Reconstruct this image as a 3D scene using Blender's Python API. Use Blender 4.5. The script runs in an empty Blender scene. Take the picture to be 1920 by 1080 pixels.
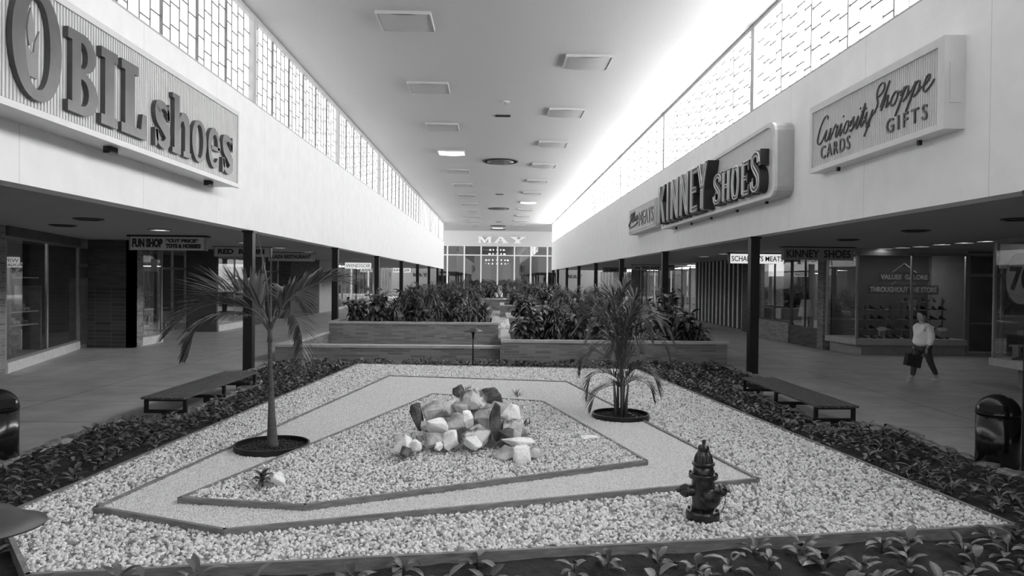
import bpy, bmesh, math, random
from mathutils import Vector, Matrix, noise
from mathutils.geometry import tessellate_polygon
R = random.Random(7)
SC = bpy.context.scene
C = SC.collection
PI = math.pi

# ------------------------------------------------------------------ camera
F, YAW, PITCH, ROLL, H = 1350.4, 0.0223, 0.0115, 0.0106, 2.3
_f = Vector((math.sin(YAW)*math.cos(PITCH), math.cos(YAW)*math.cos(PITCH), -math.sin(PITCH)))
_r0 = Vector((math.cos(YAW), -math.sin(YAW), 0)); _u0 = _r0.cross(_f)
_r = _r0*math.cos(ROLL) + _u0*math.sin(ROLL); _u = -_r0*math.sin(ROLL) + _u0*math.cos(ROLL)
cd = bpy.data.cameras.new('camera'); cam = bpy.data.objects.new('camera', cd); C.objects.link(cam)
cd.sensor_width = 36; cd.lens = F/1920*36; cd.clip_start = .05; cd.clip_end = 400
M4 = Matrix((( _r.x, _u.x, -_f.x, 0), (_r.y, _u.y, -_f.y, 0), (_r.z, _u.z, -_f.z, H), (0,0,0,1)))
cam.matrix_world = M4; SC.camera = cam
# ------------------------------------------------------------------ world, light, exposure
w = bpy.data.worlds.new('world'); SC.world = w; w.use_nodes = True
w.node_tree.nodes['Background'].inputs[0].default_value = (1,1,1,1)
w.node_tree.nodes['Background'].inputs[1].default_value = 0.7
VS = SC.view_settings
VS.view_transform = 'Standard'; VS.look = 'None'; VS.exposure = 0.18; VS.gamma = 1
VS.use_curve_mapping = False
SC.cycles.use_denoising = True
SC.cycles.max_bounces = 7; SC.cycles.diffuse_bounces = 4; SC.cycles.glossy_bounces = 3
SC.cycles.transparent_max_bounces = 12; SC.cycles.sample_clamp_indirect = 6
SKY_R, SKY_L = 9.8, 1.45           # daylight on the right and left clerestory glass

def ray(px, py): return _f + _r*((px-960)/F) - _u*((py-540)/F)
def gz(px, py, z=0):
    d = ray(px, py); t = (z-H)/d.z; return Vector((d.x*t, d.y*t, z))
def gy(px, py, Y):
    d = ray(px, py); t = Y/d.y; return Vector((d.x*t, Y, H+d.z*t))
def gx(px, py, X):
    d = ray(px, py); t = X/d.x; return Vector((X, d.y*t, H+d.z*t))

# ------------------------------------------------------------------ materials
def nt(name):
    m = bpy.data.materials.new(name); m.use_nodes = True
    return m, m.node_tree, m.node_tree.nodes['Principled BSDF']
def coords(t, kind='Object'):
    return t.nodes.new('ShaderNodeTexCoord').outputs[kind]
def ramp(t, src, stops):
    r = t.nodes.new('ShaderNodeValToRGB'); t.links.new(src, r.inputs[0])
    e = r.color_ramp.elements
    while len(e) < len(stops): e.new(.5)
    for k, (p, v) in enumerate(stops): e[k].position = p; e[k].color = (v, v, v, 1)
    return r.outputs[0]
def mat(name, g, rough=.6, scale=0, var=.15, bump=0, bscale=None, spec=.5, detail=4, metal=0, stretch=None):
    m, t, b = nt(name)
    b.inputs['Base Color'].default_value = (g, g, g, 1); b.inputs['Roughness'].default_value = rough
    b.inputs['Specular IOR Level'].default_value = spec; b.inputs['Metallic'].default_value = metal
    src = coords(t)
    if stretch:
        mp = t.nodes.new('ShaderNodeMapping'); mp.inputs['Scale'].default_value = stretch
        t.links.new(src, mp.inputs[0]); src = mp.outputs[0]
    if scale:
        n = t.nodes.new('ShaderNodeTexNoise'); n.inputs['Scale'].default_value = scale; n.inputs['Detail'].default_value = detail
        t.links.new(src, n.inputs['Vector'])
        t.links.new(ramp(t, n.outputs[0], [(.3, g*(1-var)), (.7, min(1, g*(1+var)))]), b.inputs['Base Color'])
    if bump:
        n = t.nodes.new('ShaderNodeTexNoise'); n.inputs['Scale'].default_value = bscale or scale*3; n.inputs['Detail'].default_value = 5
        t.links.new(src, n.inputs['Vector'])
        bp = t.nodes.new('ShaderNodeBump'); bp.inputs['Strength'].default_value = bump; bp.inputs['Distance'].default_value = .02
        t.links.new(n.outputs[0], bp.inputs['Height']); t.links.new(bp.outputs[0], b.inputs['Normal'])
    return m
def leafmat(name, a, c, rough=.42):
    m, t, b = nt(name)
    g = t.nodes.new('ShaderNodeNewGeometry')
    t.links.new(ramp(t, g.outputs['Random Per Island'], [(0, a), (.75, (a+c)/2), (1, c)]), b.inputs['Base Color'])
    b.inputs['Roughness'].default_value = rough
    return m
def emit(name, v):
    m, t, b = nt(name)
    b.inputs['Base Color'].default_value = (.8,.8,.8,1)
    b.inputs['Emission Color'].default_value = (1,1,1,1); b.inputs['Emission Strength'].default_value = v
    return m
def glass(name, refl=1.0, tint=.92):
    m = bpy.data.materials.new(name); m.use_nodes = True; t = m.node_tree; t.nodes.clear()
    o = t.nodes.new('ShaderNodeOutputMaterial'); mx = t.nodes.new('ShaderNodeMixShader')
    tr = t.nodes.new('ShaderNodeBsdfTransparent'); tr.inputs[0].default_value = (tint,)*3+(1,)
    gl = t.nodes.new('ShaderNodeBsdfGlossy'); gl.inputs['Roughness'].default_value = 0.0; gl.inputs['Color'].default_value = (1,1,1,1)
    lw_ = t.nodes.new('ShaderNodeLayerWeight'); lw_.inputs['Blend'].default_value = .5     # Schlick reflectance, same from either face
    pw_ = t.nodes.new('ShaderNodeMath'); pw_.operation = 'POWER'; pw_.inputs[1].default_value = 4.0
    mu = t.nodes.new('ShaderNodeMath'); mu.operation = 'MULTIPLY_ADD'; mu.inputs[1].default_value = .9; mu.inputs[2].default_value = .05*refl; mu.use_clamp = True
    t.links.new(lw_.outputs['Facing'], pw_.inputs[0]); t.links.new(pw_.outputs[0], mu.inputs[0]); t.links.new(mu.outputs[0], mx.inputs[0])
    t.links.new(tr.outputs[0], mx.inputs[1]); t.links.new(gl.outputs[0], mx.inputs[2]); t.links.new(mx.outputs[0], o.inputs[0])
    return m
def brickmat(name, a, c, mortar, bw=.40, bh=.065, mort=.006, bump=.3, offset=.5):
    m, t, b = nt(name)
    g = t.nodes.new('ShaderNodeNewGeometry'); sp = t.nodes.new('ShaderNodeSeparateXYZ'); t.links.new(g.outputs['Position'], sp.inputs[0])
    ad = t.nodes.new('ShaderNodeMath'); ad.operation = 'ADD'; t.links.new(sp.outputs[0], ad.inputs[0]); t.links.new(sp.outputs[1], ad.inputs[1])
    cb = t.nodes.new('ShaderNodeCombineXYZ'); t.links.new(ad.outputs[0], cb.inputs[0]); t.links.new(sp.outputs[2], cb.inputs[1])
    br = t.nodes.new('ShaderNodeTexBrick'); t.links.new(cb.outputs[0], br.inputs['Vector'])
    br.inputs['Scale'].default_value = 1; br.inputs['Brick Width'].default_value = bw; br.inputs['Row Height'].default_value = bh
    br.inputs['Mortar Size'].default_value = mort; br.offset = offset
    br.inputs['Color1'].default_value = (a,)*3+(1,); br.inputs['Color2'].default_value = (c,)*3+(1,); br.inputs['Mortar'].default_value = (mortar,)*3+(1,)
    t.links.new(br.outputs[0], b.inputs['Base Color']); b.inputs['Roughness'].default_value = .75
    bp = t.nodes.new('ShaderNodeBump'); bp.inputs['Strength'].default_value = bump; bp.inputs['Distance'].default_value = -.01
    t.links.new(br.outputs['Fac'], bp.inputs['Height']); t.links.new(bp.outputs[0], b.inputs['Normal'])
    return m
def floormat():
    m, t, b = nt('concrete_walk')
    g = t.nodes.new('ShaderNodeNewGeometry')
    br = t.nodes.new('ShaderNodeTexBrick'); t.links.new(g.outputs['Position'], br.inputs['Vector'])
    br.inputs['Scale'].default_value = 1; br.inputs['Brick Width'].default_value = 2.7; br.inputs['Row Height'].default_value = 1.9
    br.inputs['Mortar Size'].default_value = .012; br.offset = 0
    n = t.nodes.new('ShaderNodeTexNoise'); n.inputs['Scale'].default_value = 1.3; n.inputs['Detail'].default_value = 8
    t.links.new(g.outputs['Position'], n.inputs['Vector'])
    c1 = ramp(t, n.outputs[0], [(.3, .33), (.7, .46)])
    mx = t.nodes.new('ShaderNodeMix'); mx.data_type = 'RGBA'
    t.links.new(br.outputs['Fac'], mx.inputs[0]); t.links.new(c1, mx.inputs[6]); mx.inputs[7].default_value = (.09,.09,.09,1)
    t.links.new(mx.outputs[2], b.inputs['Base Color'])
    n2 = t.nodes.new('ShaderNodeTexNoise'); n2.inputs['Scale'].default_value = 4; n2.inputs['Detail'].default_value = 6
    t.links.new(g.outputs['Position'], n2.inputs['Vector'])
    t.links.new(ramp(t, n2.outputs[0], [(.3, .38), (.7, .6)]), b.inputs['Roughness'])
    return m
def plaster(name, g, joint=3.15, var=.06):
    m, t, b = nt(name)
    ge = t.nodes.new('ShaderNodeNewGeometry'); sp = t.nodes.new('ShaderNodeSeparateXYZ'); t.links.new(ge.outputs['Position'], sp.inputs[0])
    mo = t.nodes.new('ShaderNodeMath'); mo.operation = 'MODULO'; mo.inputs[1].default_value = joint
    ad = t.nodes.new('ShaderNodeMath'); ad.operation = 'ADD'; ad.inputs[1].default_value = 60.2; t.links.new(sp.outputs[1], ad.inputs[0])
    t.links.new(ad.outputs[0], mo.inputs[0])
    lt = t.nodes.new('ShaderNodeMath'); lt.operation = 'LESS_THAN'; lt.inputs[1].default_value = .012; t.links.new(mo.outputs[0], lt.inputs[0])
    n = t.nodes.new('ShaderNodeTexNoise'); n.inputs['Scale'].default_value = 2.2; n.inputs['Detail'].default_value = 8
    t.links.new(ge.outputs['Position'], n.inputs['Vector'])
    c1 = ramp(t, n.outputs[0], [(.3, g*(1-var)), (.7, g)])
    mx = t.nodes.new('ShaderNodeMix'); mx.data_type = 'RGBA'; t.links.new(lt.outputs[0], mx.inputs[0])
    t.links.new(c1, mx.inputs[6]); mx.inputs[7].default_value = (g*.72,)*3+(1,)
    t.links.new(mx.outputs[2], b.inputs['Base Color']); b.inputs['Roughness'].default_value = .8
    n2 = t.nodes.new('ShaderNodeTexNoise'); n2.inputs['Scale'].default_value = 45; n2.inputs['Detail'].default_value = 4
    t.links.new(ge.outputs['Position'], n2.inputs['Vector'])
    bp = t.nodes.new('ShaderNodeBump'); bp.inputs['Strength'].default_value = .25; bp.inputs['Distance'].default_value = .01
    t.links.new(n2.outputs[0], bp.inputs['Height']); t.links.new(bp.outputs[0], b.inputs['Normal'])
    return m
def stonemat(name, lo, hi, scale=5, p0=.4, p1=.6, pattern=True):
    m, t, b = nt(name)
    src = coords(t)
    n = t.nodes.new('ShaderNodeTexNoise'); n.inputs['Scale'].default_value = scale; n.inputs['Detail'].default_value = 7; n.inputs['Roughness'].default_value = .6
    t.links.new(src, n.inputs['Vector'])
    t.links.new(ramp(t, n.outputs[0], [(p0, lo), (p1, hi)]), b.inputs['Base Color']); b.inputs['Roughness'].default_value = .85
    bp = t.nodes.new('ShaderNodeBump'); bp.inputs['Strength'].default_value = .7; bp.inputs['Distance'].default_value = .02
    n2 = t.nodes.new('ShaderNodeTexNoise'); n2.inputs['Scale'].default_value = 28; n2.inputs['Detail'].default_value = 6
    t.links.new(src, n2.inputs['Vector'])
    t.links.new(n2.outputs[0], bp.inputs['Height']); t.links.new(bp.outputs[0], b.inputs['Normal'])
    return m
def pebblemat(name, lo, hi):
    m, t, b = nt(name)
    o = t.nodes.new('ShaderNodeObjectInfo')
    t.links.new(ramp(t, o.outputs['Random'], [(0, lo), (.25, (lo+hi)*.55), (1, hi)]), b.inputs['Base Color']); b.inputs['Roughness'].default_value = .8
    return m
def gravelbase(name, lo, hi, scale):
    m, t, b = nt(name)
    v = t.nodes.new('ShaderNodeTexVoronoi'); v.inputs['Scale'].default_value = scale
    t.links.new(coords(t), v.inputs['Vector'])
    n = t.nodes.new('ShaderNodeTexNoise'); n.inputs['Scale'].default_value = .9; n.inputs['Detail'].default_value = 5
    t.links.new(coords(t), n.inputs['Vector'])
    sep = t.nodes.new('ShaderNodeSeparateColor'); t.links.new(v.outputs['Color'], sep.inputs[0])
    t.links.new(ramp(t, sep.outputs[0], [(0, lo), (.8, hi)]), b.inputs['Base Color']); b.inputs['Roughness'].default_value = .9
    bp = t.nodes.new('ShaderNodeBump'); bp.inputs['Strength'].default_value = 1; bp.inputs['Distance'].default_value = -.012
    t.links.new(v.outputs['Distance'], bp.inputs['Height']); t.links.new(bp.outputs[0], b.inputs['Normal'])
    return m

WHITE = plaster('fascia_plaster', .88)
CEIL = mat('ceiling_acoustic', .47, .9, 30, .04, .35, 90)
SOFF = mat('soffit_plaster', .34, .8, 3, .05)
FLOOR = floormat()
BLACK = mat('black_steel', .012, .45, 6, .2, spec=.35)
ALU = mat('aluminium', .55, .35, 8, .08, metal=.6)
ALUD = mat('dull_aluminium', .28, .4, 8, .1, metal=.4)
MULL = mat('clerestory_frame', .45, .5, 5, .05)
MUNT = mat('clerestory_muntin', .16, .6, 5, .05)
SIGNW = mat('sign_enamel', .66, .4, 4, .04)
SIGNF = mat('sign_face', .62, .45, 5, .04)
SIGNR = mat('right_sign_face', .60, .5, 5, .04)
SIGNG = mat('grey_sign_metal', .42, .45, 5, .06)
LETD = mat('dark_letter', .075, .35, 3, .25)
LETS = mat('letter_side', .03, .4, 3, .2)
LETL = mat('pale_letter_face', .5, .5, 3, .1)
LETBLK = mat('black_paint', .02, .5, 3, .1)
LETWH = mat('white_letter', .95, .4, 3, .03)
BOARD = mat('weathered_timber', .20, .8, 6, .3, .3, 30, stretch=(1,1,6))
BOARDT = mat('timber_edge', .24, .8, 6, .25, .3, 30)
BRICK = brickmat('roman_brick', .13, .25, .22, bw=.42, bh=.07, mort=.008)
BRICKD = brickmat('dark_roman_brick', .035, .08, .05)
BRICKP = brickmat('pier_brick', .12, .26, .3, bw=.3, bh=.07)
STACK = brickmat('stack_bond_panel', .03, .06, .12, bw=.52, bh=.12, mort=.006, offset=0)
TAN = mat('tan_wall', .38, .8, 14, .15)
COPING = mat('stone_coping', .42, .7, 8, .12, .2, 40)
SOIL = mat('dark_soil', .02, .95, 12, .6, 1, 40)
CLOD = mat('soil_clod', .03, .95, 12, .5)
LEAF1 = leafmat('broad_leaf', .025, .13, .35)
LEAF2 = leafmat('seedling_leaf', .03, .20, .36)
LEAF3 = leafmat('palm_leaflet', .03, .13, .4)
LEAF4 = leafmat('strap_leaf', .04, .22, .4)
LEAF5 = leafmat('fern_leaf', .03, .15, .45)
STEM = mat('plant_stem', .10, .7, 20, .3)
TRUNK = mat('palm_trunk', .085, .7, 9, .3, .4, 30, stretch=(1,1,5))
GLOSSB = mat('black_gloss_metal', .010, .18, 3, .2, spec=.6)
HYD = mat('hydrant_paint', .016, .28, 10, .3, .15, 40, spec=.6)
SLAT = mat('bench_slat', .09, .5, 5, .4, .2, 30, stretch=(8,1,8))
CAP = mat('lamp_cap_metal', .07, .45, 5, .1, metal=.3)
GLASS = glass('shop_glass', 1.0)
GLASSM = glass('mirror_shop_glass', 2.4, .75)
PANE_R = emit('daylit_glass_right', SKY_R)
PANE_L = emit('daylit_glass_left', SKY_L)
PANELG = mat('unlit_diffuser', .40, .5, 4, .03)
PANELW = emit('lit_diffuser', 1.6)
DOWN = emit('downlight_glow', 3.0)
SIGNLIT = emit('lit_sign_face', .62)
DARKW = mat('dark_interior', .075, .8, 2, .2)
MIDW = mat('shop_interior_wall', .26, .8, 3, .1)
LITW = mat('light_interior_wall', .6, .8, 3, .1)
GREYP = mat('display_board', .32, .7, 6, .15)
SHOE = mat('shoe_leather', .02, .3, 8, .4)
PALE = mat('pale_card', .6, .7, 6, .1)
VENTD = mat('vent_dark', .03, .6, 4, .2)
ROCKW = stonemat('white_rock', .45, .9, 5, .32, .48)
ROCKG = stonemat('grey_rock', .2, .55, 4, .35, .6)
ROCKD = stonemat('dark_rock', .04, .17, 4, .4, .65)
ROCKM = stonemat('mottled_rock', .12, .68, 3.5, .44, .54)
KERB = stonemat('edging_stone', .12, .34, 5)
SKIN = mat('skin', .35, .6, 9, .08)
CLOTHW = mat('white_jacket', .88, .85, 6, .08)
CLOTHD = mat('dark_cloth', .03, .9, 8, .2)
CLOTHG = mat('dark_trousers', .06, .9, 8, .2)
HAIR = mat('dark_hair', .02, .6, 20, .3)
# ------------------------------------------------------------------ mesh builder
class MB:
    def __init__(s): s.v = []; s.f = []
    def add(s, vs, fs):
        o = len(s.v); s.v += [Vector(v) for v in vs]; s.f += [tuple(i+o for i in f) for f in fs]; return s
    def box(s, x0, x1, y0, y1, z0, z1):
        return s.add([(x0,y0,z0),(x1,y0,z0),(x1,y1,z0),(x0,y1,z0),(x0,y0,z1),(x1,y0,z1),(x1,y1,z1),(x0,y1,z1)],
                     [(0,3,2,1),(4,5,6,7),(0,1,5,4),(1,2,6,5),(2,3,7,6),(3,0,4,7)])
    def beam(s, a, b, w, h, up=(0,0,1)):     # box along a-b
        a = Vector(a); b = Vector(b); d = (b-a).normalized(); u = Vector(up); r = d.cross(u).normalized(); u = r.cross(d)
        P = []
        for p in (a, b):
            for q, t in ((-1,-1),(1,-1),(1,1),(-1,1)): P.append(p + r*(q*w/2) + u*(t*h/2))
        return s.add(P, [(0,1,2,3),(7,6,5,4),(0,4,5,1),(1,5,6,2),(2,6,7,3),(3,7,4,0)])
    def tube(s, pts, rad, n=8, cap=True):
        pts = [Vector(p) for p in pts]; k = len(pts)
        if not hasattr(rad, '__len__'): rad = [rad]*k
        o = len(s.v); up = None
        for i, p in enumerate(pts):
            d = (pts[min(i+1,k-1)]-pts[max(i-1,0)]).normalized()
            if up is None: up = Vector((0,0,1)) if abs(d.z) < .9 else Vector((1,0,0))
            r = d.cross(up).normalized(); up = r.cross(d).normalized()
            for j in range(n):
                a = 2*PI*j/n; s.v.append(p + (r*math.cos(a) + up*math.sin(a))*rad[i])
        for i in range(k-1):
            for j in range(n):
                a = o+i*n+j; b = o+i*n+(j+1)%n; s.f.append((a, b, b+n, a+n))
        if cap: s.f.append(tuple(o+j for j in range(n))[::-1]); s.f.append(tuple(o+(k-1)*n+j for j in range(n)))
        return s
    def lathe(s, prof, n=32, o=(0,0,0), axis='z', flute=None):   # profile (r, h)
        O = Vector(o); k = len(prof); b = len(s.v)
        for i, (r, h) in enumerate(prof):
            for j in range(n):
                a = 2*PI*j/n; rr = r*(1 - (flute if flute and j % 2 else 0))
                x, y = rr*math.cos(a), rr*math.sin(a)
                s.v.append(O + (Vector((x,y,h)) if axis == 'z' else Vector((h,x,y)) if axis == 'x' else Vector((x,h,y))))
        for i in range(k-1):
            for j in range(n):
                p = b+i*n+j; q = b+i*n+(j+1)%n; s.f.append((p, q, q+n, p+n))
        s.f.append(tuple(b+j for j in range(n))[::-1]); s.f.append(tuple(b+(k-1)*n+j for j in range(n)))
        return s
    def prism(s, poly, z0, z1):
        n = len(poly); o = len(s.v)
        s.v += [Vector((p[0],p[1],z0)) for p in poly] + [Vector((p[0],p[1],z1)) for p in poly]
        s.f.append(tuple(o+i for i in range(n))[::-1]); s.f.append(tuple(o+n+i for i in range(n)))
        for i in range(n): j = (i+1)%n; s.f.append((o+i, o+j, o+n+j, o+n+i))
        return s
    def shape(s, loops, O, U, V, N, d):         # extruded 2D outline with holes, or a stroke strip
        if loops and loops[0] == 'strip':
            O, U, V, N = map(Vector, (O, U, V, N)); L, Q = loops[1], loops[2]; n = len(L)
            for i in range(n-1):
                P = [L[i], L[i+1], Q[i+1], Q[i]]; a = [O+U*p[0]+V*p[1]+N*d for p in P]; b_ = [O+U*p[0]+V*p[1] for p in P]
                fs = [(0,1,2,3),(7,6,5,4),(0,4,5,1),(3,2,6,7)]
                if i == 0: fs.append((0,3,7,4))
                if i == n-2: fs.append((1,5,6,2))
                s.add(a+b_, fs)
            return s
        O, U, V, N = map(Vector, (O, U, V, N)); flat = [p for l in loops for p in l]
        tris = tessellate_polygon([[Vector((p[0],p[1],0)) for p in l] for l in loops]); n = len(flat); o = len(s.v)
        s.v += [O + U*p[0] + V*p[1] + N*d for p in flat] + [O + U*p[0] + V*p[1] for p in flat]
        s.f += [tuple(o+i for i in t) for t in tris] + [tuple(o+n+i for i in t[::-1]) for t in tris]
        k = o
        for l in loops:
            m = len(l)
            for i in range(m): j = (i+1)%m; s.f.append((k+i, k+j, k+n+j, k+n+i))
            k += m
        return s
    def build(s, name, m, parent=None, smooth=False, world=False, loc=None, fixn=True):
        off = Vector((0,0,0))
        if parent is not None and world:
            p = parent
            while p is not None: off = off + p.location; p = p.parent
        me = bpy.data.meshes.new(name)
        me.from_pydata([v-off for v in s.v], [], s.f); me.update()
        if fixn:
            bm = bmesh.new(); bm.from_mesh(me); bmesh.ops.recalc_face_normals(bm, faces=bm.faces); bm.to_mesh(me); bm.free()
        if smooth:
            for p in me.polygons: p.use_smooth = True
        me.materials.append(m)
        ob = bpy.data.objects.new(name, me); C.objects.link(ob)
        if parent is not None: ob.parent = parent
        elif loc is not None: ob.location = loc
        return ob
def tag(o, label=None, cat=None, group=None, kind=None):
    if label: o['label'] = label
    if cat: o['category'] = cat
    if group: o['group'] = group
    if kind: o['kind'] = kind
    return o
def thing(name, label, cat, loc=(0,0,0), rz=0, group=None):
    o = bpy.data.objects.new(name, None); C.objects.link(o); o.location = loc; o.rotation_euler = (0,0,rz)
    o.empty_display_size = .1
    return tag(o, label, cat, group)
def struct(name, mb, m, label=None, parent=None):
    o = mb.build(name, m, parent); 
    if parent is None: o['kind'] = 'structure'
    if label: o['label'] = label
    return o
def dup(o, loc=None, rz=None, parent=None, label=None, scale=None):
    c = o.copy(); C.objects.link(c)
    if parent is not None: c.parent = parent
    if loc is not None: c.location = loc
    if rz is not None: c.rotation_euler.z = rz
    if scale: c.scale = (scale,)*3
    if label: c['label'] = label
    for ch in list(o.children): dup(ch, parent=c)
    return c
def arc(cx, cy, rx, ry, a0, a1, n=14):
    return [(cx+rx*math.cos(math.radians(a0+(a1-a0)*i/n)), cy+ry*math.sin(math.radians(a0+(a1-a0)*i/n))) for i in range(n+1)]
def ell(cx, cy, rx, ry, n=32, p=1.0):
    out = []
    for i in range(n):
        c, s_ = math.cos(2*PI*i/n), math.sin(2*PI*i/n)
        out.append((cx+rx*math.copysign(abs(c)**p, c), cy+ry*math.copysign(abs(s_)**p, s_)))
    return out
def rect(x0, y0, x1, y1): return [(x0,y0),(x1,y0),(x1,y1),(x0,y1)]
def smooth_path(pts, k=6):
    P = [Vector(p) for p in pts]; out = []
    for i in range(len(P)-1):
        a = P[max(i-1,0)]; b = P[i]; c = P[i+1]; d = P[min(i+2,len(P)-1)]
        for j in range(k):
            t = j/k; out.append(.5*((2*b)+(c-a)*t+(2*a-5*b+4*c-d)*t*t+(3*b-a-3*c+d)*t**3))
    out.append(P[-1]); return out
def stroke2(pts, w, k=6):
    P = smooth_path([(p[0],p[1]) for p in pts], k) if k > 1 else [Vector(p[:2]) for p in pts]
    n = len(P); L = []; Rr = []
    for i, p in enumerate(P):
        d = (P[min(i+1,n-1)]-P[max(i-1,0)]).normalized(); q = Vector((-d.y, d.x))
        t = i/(n-1)*(len(w)-1) if hasattr(w,'__len__') else 0
        ww = (w[int(t)]*(1-t+int(t)) + w[min(int(t)+1,len(w)-1)]*(t-int(t))) if hasattr(w,'__len__') else w
        L.append(tuple(p+q*ww/2)); Rr.append(tuple(p-q*ww/2))
    return ['strip', L, Rr]
# slab-serif glyphs in a unit box; each is a list of shapes, each shape a list of loops
def G_O(): return [[ell(.5,.5,.5,.5,36,.92), ell(.5,.5,.25,.40,36,.92)]]
def G_B():
    out = [(0,0)] + arc(.52,.26,.48,.26,-90,78,10) + arc(.5,.765,.42,.235,-78,90,10) + [(0,1),(0,.87),(.13,.87),(.13,.13),(0,.13)]
    return [[out, [(.42,.11)]+arc(.48,.275,.2,.165,-90,90,8)+[(.42,.44)], [(.42,.57)]+arc(.46,.73,.18,.16,-90,90,8)+[(.42,.89)]]]
def G_I(): return [[[(0,0),(1,0),(1,.13),(.78,.13),(.78,.87),(1,.87),(1,1),(0,1),(0,.87),(.22,.87),(.22,.13),(0,.13)]]]
def G_L(): return [[[(0,0),(1,0),(1,.36),(.84,.36),(.78,.13),(.5,.13),(.5,.87),(.66,.87),(.66,1),(0,1),(0,.87),(.14,.87),(.14,.13),(0,.13)]]]
def G_N(): return [[[(0,0),(.42,0),(.42,.12),(.3,.12),(.3,.72),(.72,0),(.9,0),(.9,.88),(1,.88),(1,1),(.62,1),(.62,.88),(.74,.88),(.74,.36),(.34,1),(0,1),(0,.88),(.12,.88),(.12,.12),(0,.12)]]]
def G_H(): return [[[(0,0),(.42,0),(.42,.1),(.34,.1),(.34,.44),(.66,.44),(.66,.1),(.58,.1),(.58,0),(1,0),(1,.1),(.92,.1),(.92,.9),(1,.9),(1,1),(.58,1),(.58,.9),(.66,.9),(.66,.56),(.34,.56),(.34,.9),(.42,.9),(.42,1),(0,1),(0,.9),(.08,.9),(.08,.1),(0,.1)]]]
def G_E(): return [[[(0,0),(.95,0),(1,.3),(.84,.3),(.74,.13),(.46,.13),(.46,.44),(.62,.44),(.66,.36),(.76,.36),(.76,.64),(.66,.64),(.62,.56),(.46,.56),(.46,.87),(.74,.87),(.82,.72),(.96,.72),(.92,1),(0,1),(0,.88),(.12,.88),(.12,.12),(0,.12)]]]
def G_S():
    return [stroke2([(.86,.64),(.80,.84),(.5,.93),(.2,.84),(.22,.66),(.5,.52),(.78,.36),(.78,.16),(.5,.07),(.2,.15),(.12,.36)], [.12,.12,.15,.28,.33,.32,.33,.28,.15,.12,.12], 5),
            [[(.78,.62),(.97,.62),(.97,1),(.88,1),(.78,.86)]], [[(.03,0),(.12,0),(.22,.14),(.22,.38),(.03,.38)]]]
def G_s(): return G_S()
def G_h(): return [[[(0,0),(.44,0),(.44,.09),(.36,.09),(.36,.42),(.46,.58),(.58,.6),(.66,.5),(.66,.09),(.58,.09),(.58,0),(1,0),(1,.09),(.92,.09),(.92,.55),(.84,.70),(.68,.76),(.50,.74),(.36,.62),(.36,1),(0,1),(0,.92),(.1,.92),(.1,.09),(0,.09)]]]
def G_e():
    pts = [(.5+.37*math.cos(math.radians(a)), .5+.43*math.sin(math.radians(a))) for a in range(0,325,12)]
    return [stroke2(pts, [.24,.16,.13,.2,.26,.26,.2,.14,.14,.12], 1), [rect(.2,.46,.93,.56)]]
def G_M(): return [[[(0,0),(.3,0),(.3,.14),(.22,.14),(.22,.62),(.44,0),(.54,0),(.76,.62),(.76,.14),(.66,.14),(.66,0),(1,0),(1,.14),(.94,.14),(.94,.86),(1,.86),(1,1),(.72,1),(.5,.42),(.28,1),(0,1),(0,.86),(.08,.86),(.08,.14),(0,.14)]]]
def G_A(): return [[[(0,0),(.34,0),(.34,.13),(.28,.13),(.33,.28),(.62,.28),(.66,.13),(.6,.13),(.6,0),(1,0),(1,.13),(.93,.13),(.6,1),(.4,1),(.1,.13),(0,.13)], [(.38,.4),(.48,.72),(.58,.4)]]]
def G_Y(): return [[[(.3,0),(.72,0),(.72,.13),(.62,.13),(.62,.42),(.9,.87),(1,.87),(1,1),(.66,1),(.66,.87),(.74,.87),(.56,.56),(.4,.87),(.48,.87),(.48,1),(0,1),(0,.87),(.08,.87),(.38,.42),(.38,.13),(.3,.13)]]]
def G_K(): return [[rect(0,0,.3,1)], [[(.3,.36),(.42,.36),(.98,1),(.7,1),(.3,.56)]], [[(.72,0),(1,0),(.56,.62),(.40,.48)]]]
def G_Is(): return [[rect(.1,0,.9,1)]]
def G_Ns(): return [[[(0,0),(.28,0),(.28,.62),(.7,0),(1,0),(1,1),(.72,1),(.72,.4),(.3,1),(0,1)]]]
def G_Es(): return [[[(0,0),(1,0),(1,.14),(.4,.14),(.4,.43),(.85,.43),(.85,.57),(.4,.57),(.4,.86),(1,.86),(1,1),(0,1)]]]
def G_Ys(): return [[[(.34,0),(.66,0),(.66,.42),(1,1),(.68,1),(.5,.6),(.32,1),(0,1),(.34,.42)]]]
def letter(g, name, m, parent, O, U, V, N, d, world=True):
    b = MB()
    for sh in g: b.shape(sh, O, U, V, N, d)
    return b.build(name, m, parent, world=world)
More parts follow.
